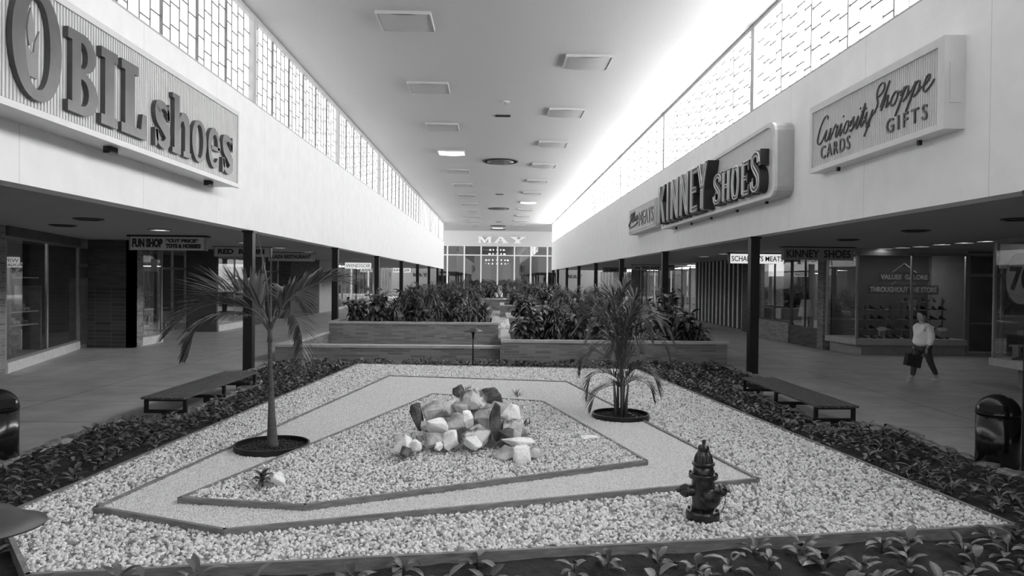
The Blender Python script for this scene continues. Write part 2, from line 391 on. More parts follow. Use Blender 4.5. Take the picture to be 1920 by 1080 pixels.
def text(s_, name, m, parent, O, U, V, N, d=.01, bold=.0, shear=0, track=1.0, world=True):
    """built-in font outline fitted to the box spanned by U and V"""
    cu = bpy.data.curves.new('t', 'FONT'); cu.body = s_; cu.extrude = .5; cu.offset = bold; cu.shear = shear; cu.space_character = track
    cu.resolution_u = 3
    ob = bpy.data.objects.new('t', cu); me = bpy.data.meshes.new_from_object(ob)
    xs = [v.co.x for v in me.vertices]; ys = [v.co.y for v in me.vertices]
    x0, x1, y0, y1 = min(xs), max(xs), min(ys), max(ys)
    O, U, V, N = map(Vector, (O, U, V, N)); off = Vector((0,0,0))
    if world:
        p = parent
        while p is not None: off = off + p.location; p = p.parent
    for v in me.vertices:
        v.co = O + U*((v.co.x-x0)/(x1-x0)) + V*((v.co.y-y0)/(y1-y0)) + N*(d*(v.co.z+.5)) - off
    me.name = name; me.materials.clear(); me.materials.append(m)
    bm = bmesh.new(); bm.from_mesh(me); bmesh.ops.recalc_face_normals(bm, faces=bm.faces); bm.to_mesh(me); bm.free()
    bpy.data.objects.remove(ob)
    o = bpy.data.objects.new(name, me); C.objects.link(o); o.parent = parent
    return o
XL, XR, S, FT, CE, D1, SP = -5.94, 6.30, 3.43, 6.52, 8.68, 17.8, 9.46
YE, YM = 81.5, 95.0
# ================================================================== SHELL
struct('floor', MB().box(-22,22,-8,YM+12,-.2,0), FLOOR)
struct('ceiling', MB().box(-18,18,-8,YM+.4,CE,CE+.3), CEIL)
for sd, X, nm in ((-1,XL,'left'), (1,XR,'right')):
    xi, xo = X, X+sd*.35
    struct('wall_'+nm, MB().box(min(xi,xo),max(xi,xo),-8,YE,S,FT), WHITE)
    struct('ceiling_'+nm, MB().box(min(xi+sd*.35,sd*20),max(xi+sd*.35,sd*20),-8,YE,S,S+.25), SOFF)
    struct('wall_end_'+nm, MB().box(min(xi,sd*18),max(xi,sd*18),YE,YE+.3,S+.0,CE), WHITE)
    # clerestory windows: one per bay
    for k in range(-2, 8):
        y0 = D1+SP*(k-1)+.12 if k > -2 else -8; y1 = min(D1+SP*k-.12, YE) if k < 7 else YE-.12
        if k == 7: y0 = D1+SP*6+.12
        if y1 - y0 < 1: continue
        wn = struct('window_%d' % (k+3 + (10 if sd > 0 else 0)), MB().box(min(xi,xi+sd*.14),max(xi,xi+sd*.14),y1,y1+.24,FT,CE)
                    .box(min(xi,xi+sd*.14),max(xi,xi+sd*.14),y0,y1,FT,FT+.04).box(min(xi,xi+sd*.14),max(xi,xi+sd*.14),y0,y1,CE-.10,CE), MULL)
        xp = xi+sd*.12
        MB().box(min(xp,xp+sd*.03),max(xp,xp+sd*.03),y0,y1,FT+.04,CE-.05).build('pane', PANE_R if sd > 0 else PANE_L, wn)
        b = MB(); npan = 6; pw = (y1-y0)/npan; xa, xb = sorted((xp-sd*.025, xp-sd*.002))
        for i in range(npan):
            if i: b.box(*sorted((xp-sd*.05, xp-sd*.002)), y0+i*pw-.02, y0+i*pw+.02, FT+.04, CE-.05)
            if k > 4: continue
            for j in range(4):
                ya = y0+i*pw+j*pw/4
                if j: b.box(xa, xb, ya-(.004 if sd < 0 else .007), ya+(.004 if sd < 0 else .007), FT+.04, CE-.05)
                z = FT+.22+(.2 if j % 2 else 0)+(.1 if (i+j) % 3 == 0 else 0)
                while z < CE-.1: b.box(xa, xb, ya+.01, ya+pw/4-.01, z-(.009 if sd < 0 else .016), z+(.009 if sd < 0 else .016)); z += .42
        b.build('muntin', MUNT, wn)
# MAY end wall and glass front
struct('wall_far', MB().box(-18,-7.6,YM,YM+.4,3.6,CE).box(7.9,18,YM,YM+.4,3.6,CE).box(-7.6,7.9,YM,YM+.4,6.66,CE), mat('far_wall_plaster', .58, .7, 7, .05))
struct('wall_far_lower', MB().box(-18,-7.6,YM,YM+.4,0,3.6).box(7.9,18,YM,YM+.4,0,3.6), mat('far_wall_tile', .16, .7, 7, .15))
wf = struct('window_31', MB(), MULL)
b = MB()
mx = [-8.65,-6.42,-4.2,-2.0,.18,2.4,4.55,6.75]
for x in mx[1:]: b.box(x-.09,x+.09,YM-.06,YM+.1,0,6.66)
b.box(-7.6,7.9,YM-.05,YM+.09,5.42,5.56).box(-7.6,7.9,YM-.05,YM+.09,.0,.25)
b.build('frame', mat('white_frame', .75, .4, 4, .03), wf)
MB().box(-7.6,7.9,YM+.02,YM+.05,.2,6.66).build('pane', GLASSM, wf)
struct('wall_store', MB().box(-18,18,YM+9,YM+9.3,0,CE).box(-18,-17.7,YM,YM+9,0,CE).box(17.7,18,YM,YM+9,0,CE), MIDW)
struct('ceiling_store', MB().box(-18,18,YM+.4,YM+9.3,6.9,7.2), MIDW)
for sd in (-1, 1):
    struct('wall_cross_'+('left' if sd < 0 else 'right'), MB().box(min(sd*18,sd*18.3),max(sd*18,sd*18.3),YE,YM,0,3.5), LITW)
    struct('window_%d' % (33+sd), MB().box(min(sd*18,sd*18.1),max(sd*18,sd*18.1),YE,YM,3.5,CE), emit('added_hall_glow', 9.0))  # unseen glowing side panes, added to light the far wall
sg = thing('wall_sign', 'large white serif letters on white end wall above the glass front', 'sign', (0,YM,7.1))
for g, x0, x1 in ((G_M,-2.45,-.62), (G_A,-.42,1.55), (G_Y,1.7,3.85)):
    letter(g(), 'letter', LETWH, sg, (x0,YM-.02,7.12), (x1-x0,0,0), (0,0,.82), (0,-1,0), .18)
for sd, x0 in ((-1,-10.95), (1,9.5)):
    sg = thing('wall_sign', 'dark serif letters on the pale tile wall at the far end, %s side' % ('left' if sd < 0 else 'right'), 'sign', (x0,YM,2.7))
    for q, g in enumerate((G_M,G_A,G_Y)):
        letter(g(), 'letter', LETBLK, sg, (x0+q*.66,YM-.02,2.62), (.56,0,0), (0,0,.42), (0,-1,0), .08)
# chandelier behind the glass
ch = thing('chandelier', 'tiered chandelier of small bulbs seen through the far glass front', 'chandelier', (.1,YM+4,6.9))
BG = emit('bulb_glow', 2.5)
b = MB(); bb = None
b.tube([(0,0,0),(0,0,-2.6)], .04, 6)
for z, r, n in ((-.7,1.0,12), (-1.25,1.1,12), (-2.1,1.55,16), (-2.6,1.6,16)):
    b.tube([(r*math.cos(2*PI*i/24), r*math.sin(2*PI*i/24), z) for i in range(25)], .03, 6)
    for i in range(n):
        a = 2*PI*i/n; c = Vector((r*math.cos(a), r*math.sin(a), z+.05))
        MB().lathe([(.02,0),(.075,.07),(.075,.14),(.02,.2)], 8, c).build('bulb', BG, ch)
    b.tube([(-r,0,z),(r,0,z)], .02, 6)
b.build('frame', BLACK, ch)
for sx in (-1, 1):
    o = MB().box(-.55,.55,-.02,.02,0,3.2).build('hanging_banner', GREYP, None, loc=(.1+sx*1.35,YM+3.2,1.3))
    tag(o, 'tall pale banner hanging behind the far glass, %s one' % ('left' if sx < 0 else 'right'), 'banner')
# ------------------------------------------------------------------ columns
def column(k, sd, Y):
    X = XL-.11 if sd < 0 else XR+.11
    o = MB().box(-.11,.11,-.11,.11,0,S).box(-.14,.14,-.14,.14,S-.05,S).build('column', BLACK, None, loc=(X,Y,0))
    ords = ['beside the near trash bin','nearest','second','third','fourth','fifth','sixth','seventh','last']
    side = 'left' if sd < 0 else 'right'
    lab = ('black square steel column at the right edge beside the round-topped bin' if k == 0 else
           'black square steel column, %s one of the %s row counted from the bench' % (ords[k], side))
    tag(o, lab, 'column', '%s row of black columns' % side)
    return o
for sd in (-1, 1):
    for k in range(9):
        if k == 0 and sd < 0: continue
        Y = D1+SP*(k-1) if k < 8 else 80.7
        column(k, sd, Y)
# ------------------------------------------------------------------ ceiling fixtures
b = MB().box(-.665,.665,-.6,.6,-.07,0)
PANELF = mat('fixture_frame', .48, .5, 4, .03)
def cpanel(x, y, lit, label, grp):
    t = thing('ceiling_light', label, 'ceiling light', (x,y,CE), 0, grp)
    MB().box(-.665,-.64,-.62,.62,-.08,0).box(.64,.665,-.62,.62,-.08,0).box(-.64,.64,-.62,-.6,-.08,0).box(-.64,.64,.6,.62,-.08,0).build('frame', PANELF, t)
    q = MB(); n = 10
    for i in range(n):
        a0, a1 = -.64+1.28*i/n, -.64+1.28*(i+1)/n
        z0, z1 = [-.06-.035*math.cos(a/.64*PI/2) for a in (a0, a1)]
        q.add([(a0,-.6,z0),(a1,-.6,z1),(a1,.6,z1),(a0,.6,z0)], [(0,1,2,3)])
    q.build('diffuser', PANELW if lit else PANELG, t, smooth=True)
ordn = ['first','second','third','fourth','fifth','sixth','seventh','eighth','ninth','tenth','eleventh','twelfth','thirteenth']
for i in range(12):
    y = 17.9+6.13*i
    cpanel(-2.29, y, i == 3, ('glowing square ceiling light, the lit one of the left row' if i == 3 else 'unlit square ceiling light, %s of the left row from the front' % ordn[i]), 'left row of ceiling lights')
for i in range(12):
    y = 20.95+6.35*i
    cpanel(2.58, y, i == 6, ('glowing square ceiling light, the lit one of the right row' if i == 6 else 'unlit square ceiling light, %s of the right row from the front' % ordn[i]), 'right row of ceiling lights')
cpanel(.15, 88.6, True, 'glowing ceiling light between two round vents before the end wall', 'centre ceiling lights')
for i, y in enumerate((38.9, 64.8, 85.6, 91.5)):
    t = thing('ceiling_vent', 'dark round ceiling diffuser, %s from the front' % ordn[i], 'ceiling vent', (.17,y,CE), 0, 'round ceiling diffusers')
    MB().lathe([(.98,0),(.98,-.03),(.9,-.05),(.86,-.02),(.84,0)], 40).build('rim', VENTD, t, smooth=True)
    MB().lathe([(.1,-.01),(.7,-.02),(.72,-.05),(.45,-.075),(.15,-.09)], 40).build('louvre', mat('vent_louvre', .10, .5, 5, .2) if i == 0 else bpy.data.materials['vent_louvre'], t, smooth=True)
for i, y in enumerate((28.1, 53.9, 79.6)):
    t = thing('ceiling_grille', 'small dark rectangular ceiling grille, %s along the centre line' % ordn[i], 'ceiling vent', (.2,y,CE), 0, 'centre grilles')
    MB().box(-.3,.3,-.14,.14,-.02,0).build('frame', VENTD, t)
    q = MB()
    for j in range(5): q.box(-.27,.27,-.11+j*.05,-.095+j*.05,-.035,-.02)
    q.build('louvre', BLACK, t)
t = thing('smoke_detector', 'small round fixture on the ceiling just before the first grille', 'detector', (.27,25.9,CE))
MB().lathe([(.16,0),(.16,-.02),(.07,-.03)], 20).build('base', SIGNW, t); MB().lathe([(.05,-.03),(.05,-.08),(.02,-.1)], 14).build('sensor', ALUD, t)
# soffit downlights
def downlight(x, y, lit, label, grp):
    t = thing('downlight', label, 'light', (x,y,S), 0, grp)
    MB().lathe([(.28,0),(.28,-.02),(.22,-.03),(.22,0)], 24).build('rim', BLACK if not lit else ALUD, t)
    MB().lathe([(.2,-.012),(.2,-.006)], 24).build('lens', DOWN if lit else VENTD, t)
for i, (px, py) in enumerate(((166,410),(118,422),(300,430))):
    p = gz(px, py, S); downlight(p.x, p.y, i == 2, ['dark round downlight in the left soffit, nearest','dark round downlight in the left soffit close to the shop glass','lit downlight in the left soffit above the toy shop sign'][i], 'left soffit downlights')
for i, y in enumerate((23.6, 27.3, 31.5, 36.7, 42)):
    downlight(-8.15, y, True, 'lit downlight in the left soffit, %s behind the hanging signs' % ordn[i], 'left soffit downlights')
for i, (px, py) in enumerate(((1717,432),(1590,449),(1912,410))):
    p = gz(px, py, S); downlight(p.x, p.y, False, ['dark round downlight in the right soffit, middle of three','dark round downlight in the right soffit, farthest of three','dark round downlight in the right soffit, nearest and at the edge'][i], 'right soffit downlights')
for i, (px, py) in enumerate(((1660,465),(1692,463),(1727,461),(1766,457),(1808,454),(1850,451))):
    p = gz(px, py, S); downlight(p.x, p.y, True, 'lit downlight in the row over the shoe shop entrance, %s from the left' % ordn[i], 'downlight row at the shoe shop')
for i, (px, py) in enumerate(((1320,480),(1358,475))):
    p = gz(px, py, S); downlight(p.x, p.y, True, 'lit downlight before the slatted wall, %s' % ('farther' if i == 0 else 'nearer'), 'downlights at the slatted wall')
# ================================================================== FASCIA SIGNS
# left big sign
t = thing('shop_sign', 'huge ribbed box sign with raised slab-serif shoe shop letters on the left fascia', 'sign', (-5.44,11,4.2))
MB().box(-5.94,-5.47,6.4,15.28,4.18,5.75).build('sign_box', SIGNW, t, world=True)
b = MB(); y = 6.45
while y < 15.2:
    b.box(-5.47,-5.445,y,y+.036,4.26,5.66); y += .062
b.build('ribbed_face', SIGNF, t, world=True)
MB().box(-5.47,-5.40,6.4,15.28,4.16,4.24).box(-5.47,-5.42,6.4,15.28,5.66,5.75).box(-5.47,-5.42,15.22,15.28,4.24,5.66).build('trim', SIGNW, t, world=True)
for g, y0, y1, z0, z1 in ((G_N,6.95,7.82,4.36,5.38), (G_O,8.0,8.9,4.30,5.60), (G_B,9.03,9.70,4.34,5.37), (G_I,9.78,10.2,4.34,5.37), (G_L,10.3,11.02,4.34,5.37),
        (G_s,11.29,11.84,4.33,5.06), (G_h,11.9,12.62,4.33,5.30), (G_O,12.66,13.28,4.33,5.07), (G_e,13.36,13.96,4.33,5.07), (G_s,14.04,14.62,4.33,5.07)):
    k_ = 5.375/5.3; y0, y1 = y0*k_, y1*k_; z0, z1 = H+(z0-H)*k_, H+(z1-H)*k_
    letter(g(), 'letter', LETD, t, (-5.445,y0,z0), (0,y1-y0,0), (0,0,z1-z0), (1,0,0), .07)
cr = [[[(.12,0),(.88,0),(.95,.34),(1.0,.72),(.86,.60),(.74,.50),(.70,.38),(.55,.34),(.40,.42),(.28,.40),(.2,.55),(.05,.62),(0,.72),(.05,.34)]],
      [[(.46,.44),(.66,.52),(.74,.68),(.66,.84),(.54,1.0),(.42,.86),(.34,.7),(.38,.54)]]]
letter(cr, 'emblem', mat('emblem_grey', .22, .5, 4, .1), t, (-5.445,8.34,4.60), (0,.33,0), (0,0,.80), (1,0,0), .02)
for y in (10.6, 14.2): MB().box(-5.72,-5.62,y,y+.22,4.08,4.18).build('bracket', BLACK, t, world=True)
# right: Curiosity Shoppe
t = thing('shop_sign', 'pale box sign with dark cursive lettering for cards and gifts, nearest on the right fascia', 'sign', (6.1,11.7,4.4))
MB().box(6.05,6.30,9.60,13.78,4.40,5.66).build('sign_box', SIGNW, t, world=True)
MB().box(6.01,6.05,9.60,13.78,4.40,4.49).box(6.01,6.05,9.60,13.78,5.54,5.66).box(6.01,6.05,9.60,9.76,4.49,5.54).box(6.01,6.05,13.68,13.78,4.49,5.54).build('trim', SIGNW, t, world=True)
b = MB(); y = 9.77
while y < 13.66: b.box(6.043,6.052,y,y+.04,4.49,5.54); y += .055
b.build('ribbed_face', SIGNR, t, world=True)
MB().box(6.08,6.24,9.585,9.60,4.75,5.3).build('hatch', SIGNW, t, world=True)
for y in (10.4, 12.9): MB().box(6.15,6.2,y,y+.06,4.33,4.40).build('bracket', BLACK, t, world=True)
text('GIFTS', 'lettering', LETD, t, (6.04,11.07,4.62), (0,-1.06,0), (0,0,.22), (-1,0,0), .02, bold=.0, track=1.4)
text('CARDS', 'lettering', LETD, t, (6.04,13.32,4.60), (0,-1.10,0), (0,0,.24), (-1,0,0), .02, bold=.0, track=1.3)
def script_word(parts, O, U, V, N, parent, r):
    """cursive strokes: parts in letter units, fitted as x*U + y*V"""
    b = MB(); O, U, V, N = map(Vector, (O, U, V, N))
    for p in parts:
        P = smooth_path([(a+.32*c, c) for a, c in p], 5)
        b.tube([O + U*q.x + V*q.y + N*.012 for q in P], r, 6)
    return b.build('cursive_lettering', LETD, parent, world=True, smooth=True)
def sh(p, dx): return [(a+dx, c) for a, c in p]
cC = [(1.5,1.95),(1.25,2.3),(.75,2.15),(.3,1.3),(.2,.4),(.5,0),(.95,.05),(1.35,.55)]
cu_ = [(0,.55),(.25,1.0),(.2,.3),(.4,0),(.7,.15),(.95,1.0),(.9,.25),(1.05,0),(1.35,.45)]
cr_ = [(0,.45),(.3,1.15),(.42,.9),(.75,.95),(.62,.3),(.78,0),(1.1,.45)]
ci_ = [(0,.45),(.25,1.0),(.2,.25),(.35,0),(.65,.45)]
co_ = [(.75,.85),(.4,1.0),(.1,.5),(.25,.05),(.6,.1),(.75,.6),(.6,.98),(.8,.8),(1.1,.85)]
cs_ = [(0,.4),(.35,1.1),(.4,.8),(.55,.35),(.35,0),(.1,.1),(.5,.15),(.85,.5)]
ct_ = [(0,.45),(.35,1.8),(.3,.9),(.25,.25),(.4,0),(.7,.45)]
cy_ = [(0,.55),(.2,1.0),(.2,.3),(.45,.1),(.75,.4),(.95,1.0),(.75,0),(.45,-.9)]
cS = [(.1,-.75),(-.25,-.85),(-.1,-.3),(.4,.1),(.6,.7),(.3,1.3),(.25,1.9),(.6,2.2),(1.0,2.0),(.95,1.5),(.5,1.2)]
ch_ = [(-.1,.3),(.35,2.1),(.2,1.2),(.05,0),(.3,.75),(.55,1.0),(.6,.5),(.6,.1),(.9,.4)]
cp_ = [(0,.5),(.3,1.05),(.15,0),(-.1,-.9),(.15,.3),(.4,.95),(.7,.9),(.7,.3),(.4,0),(.6,.1),(1.0,.5)]
ce_ = [(0,.4),(.5,.7),(.55,1.05),(.3,1.05),(.15,.4),(.4,0),(.8,.2),(1.1,.6)]
W1 = [cC, sh(cu_,1.35), sh(cr_,2.7), sh(ci_,3.75), sh(co_,4.45), sh(cs_,5.45), sh(ci_,6.25), sh(ct_,6.85), sh(cy_,7.5),
      [(4.1,1.5),(4.15,1.6)], [(6.6,1.5),(6.65,1.6)], [(6.9,1.25),(7.5,1.35)]]
script_word(W1, (6.04,13.55,4.90), (0,-.235,0), (0,0,.20), (-1,0,0), t, .013)
W2 = [cS, sh(ch_,1.15), sh(co_,2.1), sh(cp_,3.2), sh(cp_,4.3), sh(ce_,5.35)]
script_word(W2, (6.04,11.55,5.02), (0,-.255,0), (0,0,.195), (-1,0,0), t, .013)
# right: Kinney Shoes
t = thing('shop_sign', 'rounded box sign with tall projecting shoe shop letters on the right fascia', 'sign', (5.95,20,4.2))
def kpoly():
    return [(15.25+.0,4.28)] 
prof = [(25.6,4.16)] + [(15.42+.26*math.cos(a), 4.36+.22*math.sin(a)) for a in [math.radians(q) for q in (270,240,210,185)]] + \
       [(15.50+.32*math.cos(a), 5.52+.24*math.sin(a)) for a in [math.radians(q) for q in (175,150,120,90)]] + [(25.6,5.52)]
prof = [(y,z) for y,z in prof]
def yzshape(loops, x, d): b = MB(); b.shape(loops, (x,0,0), (0,1,0), (0,0,1), (-1,0,0), d); return b
yzshape([prof], 6.30, .36).build('sign_box', SIGNG, t, world=True)
inner = [(20.4+(y-20.4)*.975, 4.84+(z-4.84)*.90) for y, z in prof]
yzshape([prof, inner[::-1]], 5.94, .06).build('rim', SIGNW, t, world=True)
yzshape([inner], 5.945, .012).build('sign_face', SIGNR, t, world=True)
SKEL = {G_K: [[(.15,.03),(.15,.97)],[(.38,.5),(.84,.96)],[(.5,.56),(.84,.03)]], G_Is: [[(.5,.03),(.5,.97)]],
        G_Ns: [[(.14,.03),(.14,.97)],[(.2,.9),(.8,.1)],[(.86,.03),(.86,.97)]], G_Es: [[(.2,.03),(.2,.97)],[(.3,.07),(.95,.07)],[(.3,.5),(.8,.5)],[(.3,.93),(.95,.93)]],
        G_Ys: [[(.5,.03),(.5,.45)],[(.46,.5),(.16,.96)],[(.54,.5),(.84,.96)]],
        G_S: [[(.84,.7),(.78,.86),(.5,.92),(.22,.84),(.24,.66),(.5,.52),(.76,.36),(.76,.16),(.5,.08),(.22,.14),(.14,.3)]],
        G_H: [[(.2,.05),(.2,.95)],[(.8,.05),(.8,.95)],[(.3,.5),(.7,.5)]], G_O: [[(.12,.5),(.25,.9),(.5,.95),(.75,.9),(.88,.5),(.75,.1),(.5,.05),(.25,.1),(.12,.5)]],
        G_E: [[(.28,.05),(.28,.95)],[(.4,.07),(.9,.07)],[(.4,.5),(.7,.5)],[(.4,.93),(.88,.93)]]}
KFACE = mat('letter_face_dark', .10, .5, 3, .1); NEON = mat('unlit_neon_tube', .75, .3, 3, .05)
def kletter(g, y0, y1, z0, z1, d):
    letter(g(), 'letter', LETS, t, (5.93,y0,z0), (0,y1-y0,0), (0,0,z1-z0), (-1,0,0), d)
    lt = [c for c in t.children if c.name.startswith('letter')][-1]
    b = MB()
    for k, shp in enumerate(g()):
        f_ = lambda p: (.5+(p[0]-.5)*.9, .5+(p[1]-.5)*.965)
        q = ['strip', [f_(p) for p in shp[1]], [f_(p) for p in shp[2]]] if shp[0] == 'strip' else [[f_(p) for p in l] for l in shp]
        b.shape(q, (5.93-d+.001*k,y0,z0), (0,y1-y0,0), (0,0,z1-z0), (-1,0,0), .008)
    f = b.build('letter_face', KFACE, None); f.parent = lt
    for v in f.data.vertices: v.co -= t.location
    nb_ = MB()
    for l in SKEL[g]:
        for o_ in (-.085, .085):
            P = smooth_path([(p[0],p[1]) for p in l], 4) if len(l) > 3 else [Vector(p) for p in l]; Q = []
            for i, p in enumerate(P):
                d_ = (P[min(i+1,len(P)-1)]-P[max(i-1,0)]); d_ = Vector((d_.x*.6, d_.y)).normalized(); Q.append((5.93-d-.03, y0+(y1-y0)*(p.x-d_.y*o_), z0+(z1-z0)*(p.y+d_.x*o_*.55)))
            nb_.tube(Q, .016, 5)
    f = nb_.build('neon_tube', NEON, None); f.parent = lt
    for v in f.data.vertices: v.co -= t.location
for g, ya, yb in ((G_K,24.95,23.95), (G_Is,23.8,23.35), (G_Ns,23.15,22.2), (G_Ns,22.0,21.05), (G_Es,20.85,20.1), (G_Ys,20.1,19.15)):
    kletter(g, ya, yb, 4.27, 5.55, .30)
for g, ya, yb, za, zb in ((G_S,19.0,18.3,4.30,5.12), (G_H,18.25,17.6,4.30,5.1), (G_O,17.5,16.95,4.30,5.08), (G_E,16.85,16.3,4.30,5.1), (G_S,16.2,15.6,4.28,5.22)):
    kletter(g, ya, yb, za, zb, .18)
for y in (16.2, 18.2, 20.4, 22.5, 24.4): MB().box(6.1,6.15,y,y+.08,4.08,4.16).build('bracket', BLACK, t, world=True)
# right: Meats
t = thing('shop_sign', 'small pale box sign advertising meats, farthest on the right fascia', 'sign', (6.0,29,4.3))
MB().box(5.9,6.3,26.6,32.0,4.34,5.40).build('sign_box', SIGNG, t, world=True)
MB().box(5.88,5.9,26.8,31.85,4.43,5.31).build('sign_face', LETL, t, world=True)
text('MEATS', 'lettering', LETD, t, (5.875,29.6,4.56), (0,-2.7,0), (0,0,.58), (-1,0,0), .02, bold=.0)
script_word([cS, sh(cC,.9), sh(ch_,2.1), sh(co_,3.0), sh(cs_,4.0), [(.3,-1.3),(3,-1.2),(5,-.6)]], (5.875,31.6,4.85), (0,-.36,0), (0,0,.17), (-1,0,0), t, .035)
# ------------------------------------------------------------------ hanging signs
def hang(x0, x1, Y, z0, z1, face, txts, label, ftxt=LETBLK, cap=True, grp='signs hanging under the soffits', bold=.03):
    t = thing('hanging_sign', label, 'sign', ((x0+x1)/2,Y,S), 0, grp)
    MB().box(x0+.05,x1-.05,Y-.09,Y+.09,z0,z1).build('sign_box', face, t, world=True)
    MB().box(x0-.03,x1+.03,Y-.13,Y+.13,z1,min(z1+.05,S)).box(x0+.3,x0+.36,Y-.03,Y+.03,z1,S).box(x1-.36,x1-.3,Y-.03,Y+.03,z1,S).build('hanger', BLACK, t, world=True)
    MB().box(x0+.02,x0+.06,Y-.1,Y+.1,z0-.01,z1).build('end_cap', ALUD, t, world=True)
    MB().box(x1-.06,x1-.02,Y-.1,Y+.1,z0-.01,z1).build('end_cap', ALUD, t, world=True)
    for s_, u0, u1, v0, v1 in txts:
        w_, h_ = x1-x0, z1-z0
        text(s_, 'lettering', ftxt, t, (x0+w_*u0,Y-.092,z0+h_*v0), (w_*(u1-u0),0,0), (0,0,h_*(v1-v0)), (0,-1,0), .012, bold=bold)
    return t
FSIGN = mat('grey_sign_face', .55, .6, 5, .08); KSIGN = mat('dark_sign_face', .32, .6, 5, .1)
hang(-10.15,-8.02,20.2,3.02,3.38,FSIGN,[('FUN SHOP',.05,.44,.18,.86),('*CUT PRICE*',.48,.9,.58,.86),('TOYS & HOBBIES',.48,.93,.14,.48)], 'grey hanging sign for toys and hobbies, nearest on the left', bold=.055)
hang(-10.55,-8.40,27.2,3.06,3.41,FSIGN,[('RED  ROBIN',.08,.88,.24,.8)], 'grey hanging sign behind the left column, second on the left', bold=.04)
hang(-10.25,-8.15,32.6,3.03,3.40,FSIGN,[('PLAZA RESTAURANT',.06,.93,.3,.76)], 'grey hanging sign for the restaurant, third on the left', bold=.03)
hang(8.87,11.05,27.4,3.02,3.38,SIGNLIT,[('SCHAEFER\'S MEATS',.05,.96,.22,.8)], 'glowing white hanging sign for meats behind the right column', bold=.01)
hang(8.95,11.2,22.4,3.02,3.40,KSIGN,[('KINNEY  SHOES',.05,.95,.18,.82)], 'dark grey hanging shoe shop sign, nearest on the right', bold=.02)
hang(9.35,11.45,49.5,3.05,3.40,FSIGN,[('the TRIO SHOP',.1,.92,.2,.8)], 'small dark hanging sign in the right arcade beyond the meats sign', bold=.03)
hang(9.2,11.3,62,3.05,3.40,KSIGN,[('TIMELY',.1,.9,.2,.8)], 'dark hanging sign farthest along the right arcade', bold=.02)
hang(-10.9,-8.9,52,2.98,3.40,SIGNLIT,[('WINDSOR',.06,.94,.2,.8)], 'glowing white hanging sign far along the left arcade, nearer of two', bold=.0)
hang(-10.9,-8.9,76,2.95,3.40,SIGNLIT,[('KROGER',.08,.92,.2,.8)], 'glowing white hanging sign far along the left arcade, farther of two', bold=.02)
# ================================================================== ARCADE SHOPS
# outer backs and partitions of the shops
for sd in (-1, 1):
    nm = 'left' if sd < 0 else 'right'
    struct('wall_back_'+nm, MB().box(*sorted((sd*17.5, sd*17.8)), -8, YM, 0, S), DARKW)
winno = [40]
def glazing(x0, y0, x1, y1, sill, head, n, framem=ALUD, sillm=PALE, glassm=GLASS, silld=.14):
    """glass front from (x0,y0) to (x1,y1)"""
    winno[0] += 1
    t = tag(bpy.data.objects.new('window_%d' % winno[0], None), kind='structure'); C.objects.link(t)
    a = Vector((x0,y0,0)); b = Vector((x1,y1,0)); fr = MB()
    for i in range(n+1):
        p = a.lerp(b, i/n); fr.beam(p+Vector((0,0,sill)), p+Vector((0,0,head)), .06, .06, up=(0,1,.01))
    for z in (sill+.03, head-.03): fr.beam(a+Vector((0,0,z)), b+Vector((0,0,z)), .05, .06)
    fr.build('frame', framem, t)
    MB().beam(a+Vector((0,0,(sill+head)/2)), b+Vector((0,0,(sill+head)/2)), .012, head-sill).build('pane', glassm, t)
    if sill > .02: MB().beam(a+Vector((0,0,sill/2)), b+Vector((0,0,sill/2)), silld, sill).build('sill', sillm, t)
    return t
doorno = [0]
def doorway(x0, y0, x1, y1, head=2.6, leafn=1, framem=ALUD, top=S):
    doorno[0] += 1
    t = tag(bpy.data.objects.new('door_%d' % doorno[0], None), kind='structure'); C.objects.link(t)
    a = Vector((x0,y0,0)); b = Vector((x1,y1,0)); fr = MB()
    for i in range(leafn+1):
        p = a.lerp(b, i/leafn); fr.beam(p, p+Vector((0,0,top)), .09, .07, up=(0,1,.01))
    for z in (.06, head, top-.04): fr.beam(a+Vector((0,0,z)), b+Vector((0,0,z)), .06, .1)
    fr.build('frame', framem, t)
    MB().beam(a+Vector((0,0,top/2)), b+Vector((0,0,top/2)), .012, top-.1).build('pane', GLASS, t)
    hb = MB()
    for i in range(leafn):
        p = a.lerp(b, (i+.15)/leafn); q = a.lerp(b, (i+.85)/leafn); n = Vector((0,0,1)).cross(b-a).normalized()*.06
        hb.beam(p+n+Vector((0,0,1.05)), q+n+Vector((0,0,1.05)), .03, .03)
    hb.build('handle', ALU, t)
    return t
# ---- left row
struct('wall_shop_left', MB().box(-17.5,-11.45,14.6,16.75,0,S).box(-12.95,-11.55,23.15,23.45,0,S), BRICKP if False else BRICKD)
struct('wall_pier_left', MB().box(-11.6,-11.3,16.55,16.85,0,S).box(-11.75,-11.55,23.15,23.85,0,S), BRICKP)
struct('trim_1', MB().box(-12.93,-11.75,23.1,23.15,.0,1.9), STACK)
glazing(-11.35,16.9,-13.0,22.7,.24,3.2,2)
struct('trim_2', MB().beam((-11.33,16.9,3.32),(-12.98,22.7,3.32),.12,.24), DARKW)
doorway(-13.0,22.7,-13.0,23.45)
glazing(-11.65,23.85,-11.65,25.35,.26,3.3,1)
doorway(-12.9,25.4,-12.9,30.2,leafn=4)
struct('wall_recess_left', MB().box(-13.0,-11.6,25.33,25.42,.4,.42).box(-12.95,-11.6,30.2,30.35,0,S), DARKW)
glazing(-11.65,30.4,-11.65,34.3,.26,3.3,2)
struct('wall_shop2_left', MB().box(-12.6,-11.5,34.3,35.6,0,S), BRICKD)
doorway(-12.2,35.6,-12.2,40.6,leafn=4)
struct('wall_shop3_left', MB().box(-14,-11.5,40.6,47.0,0,S), BRICKD)
struct('wall_shop4_left', MB().box(-14,-11.45,47.0,51.5,0,S), TAN)
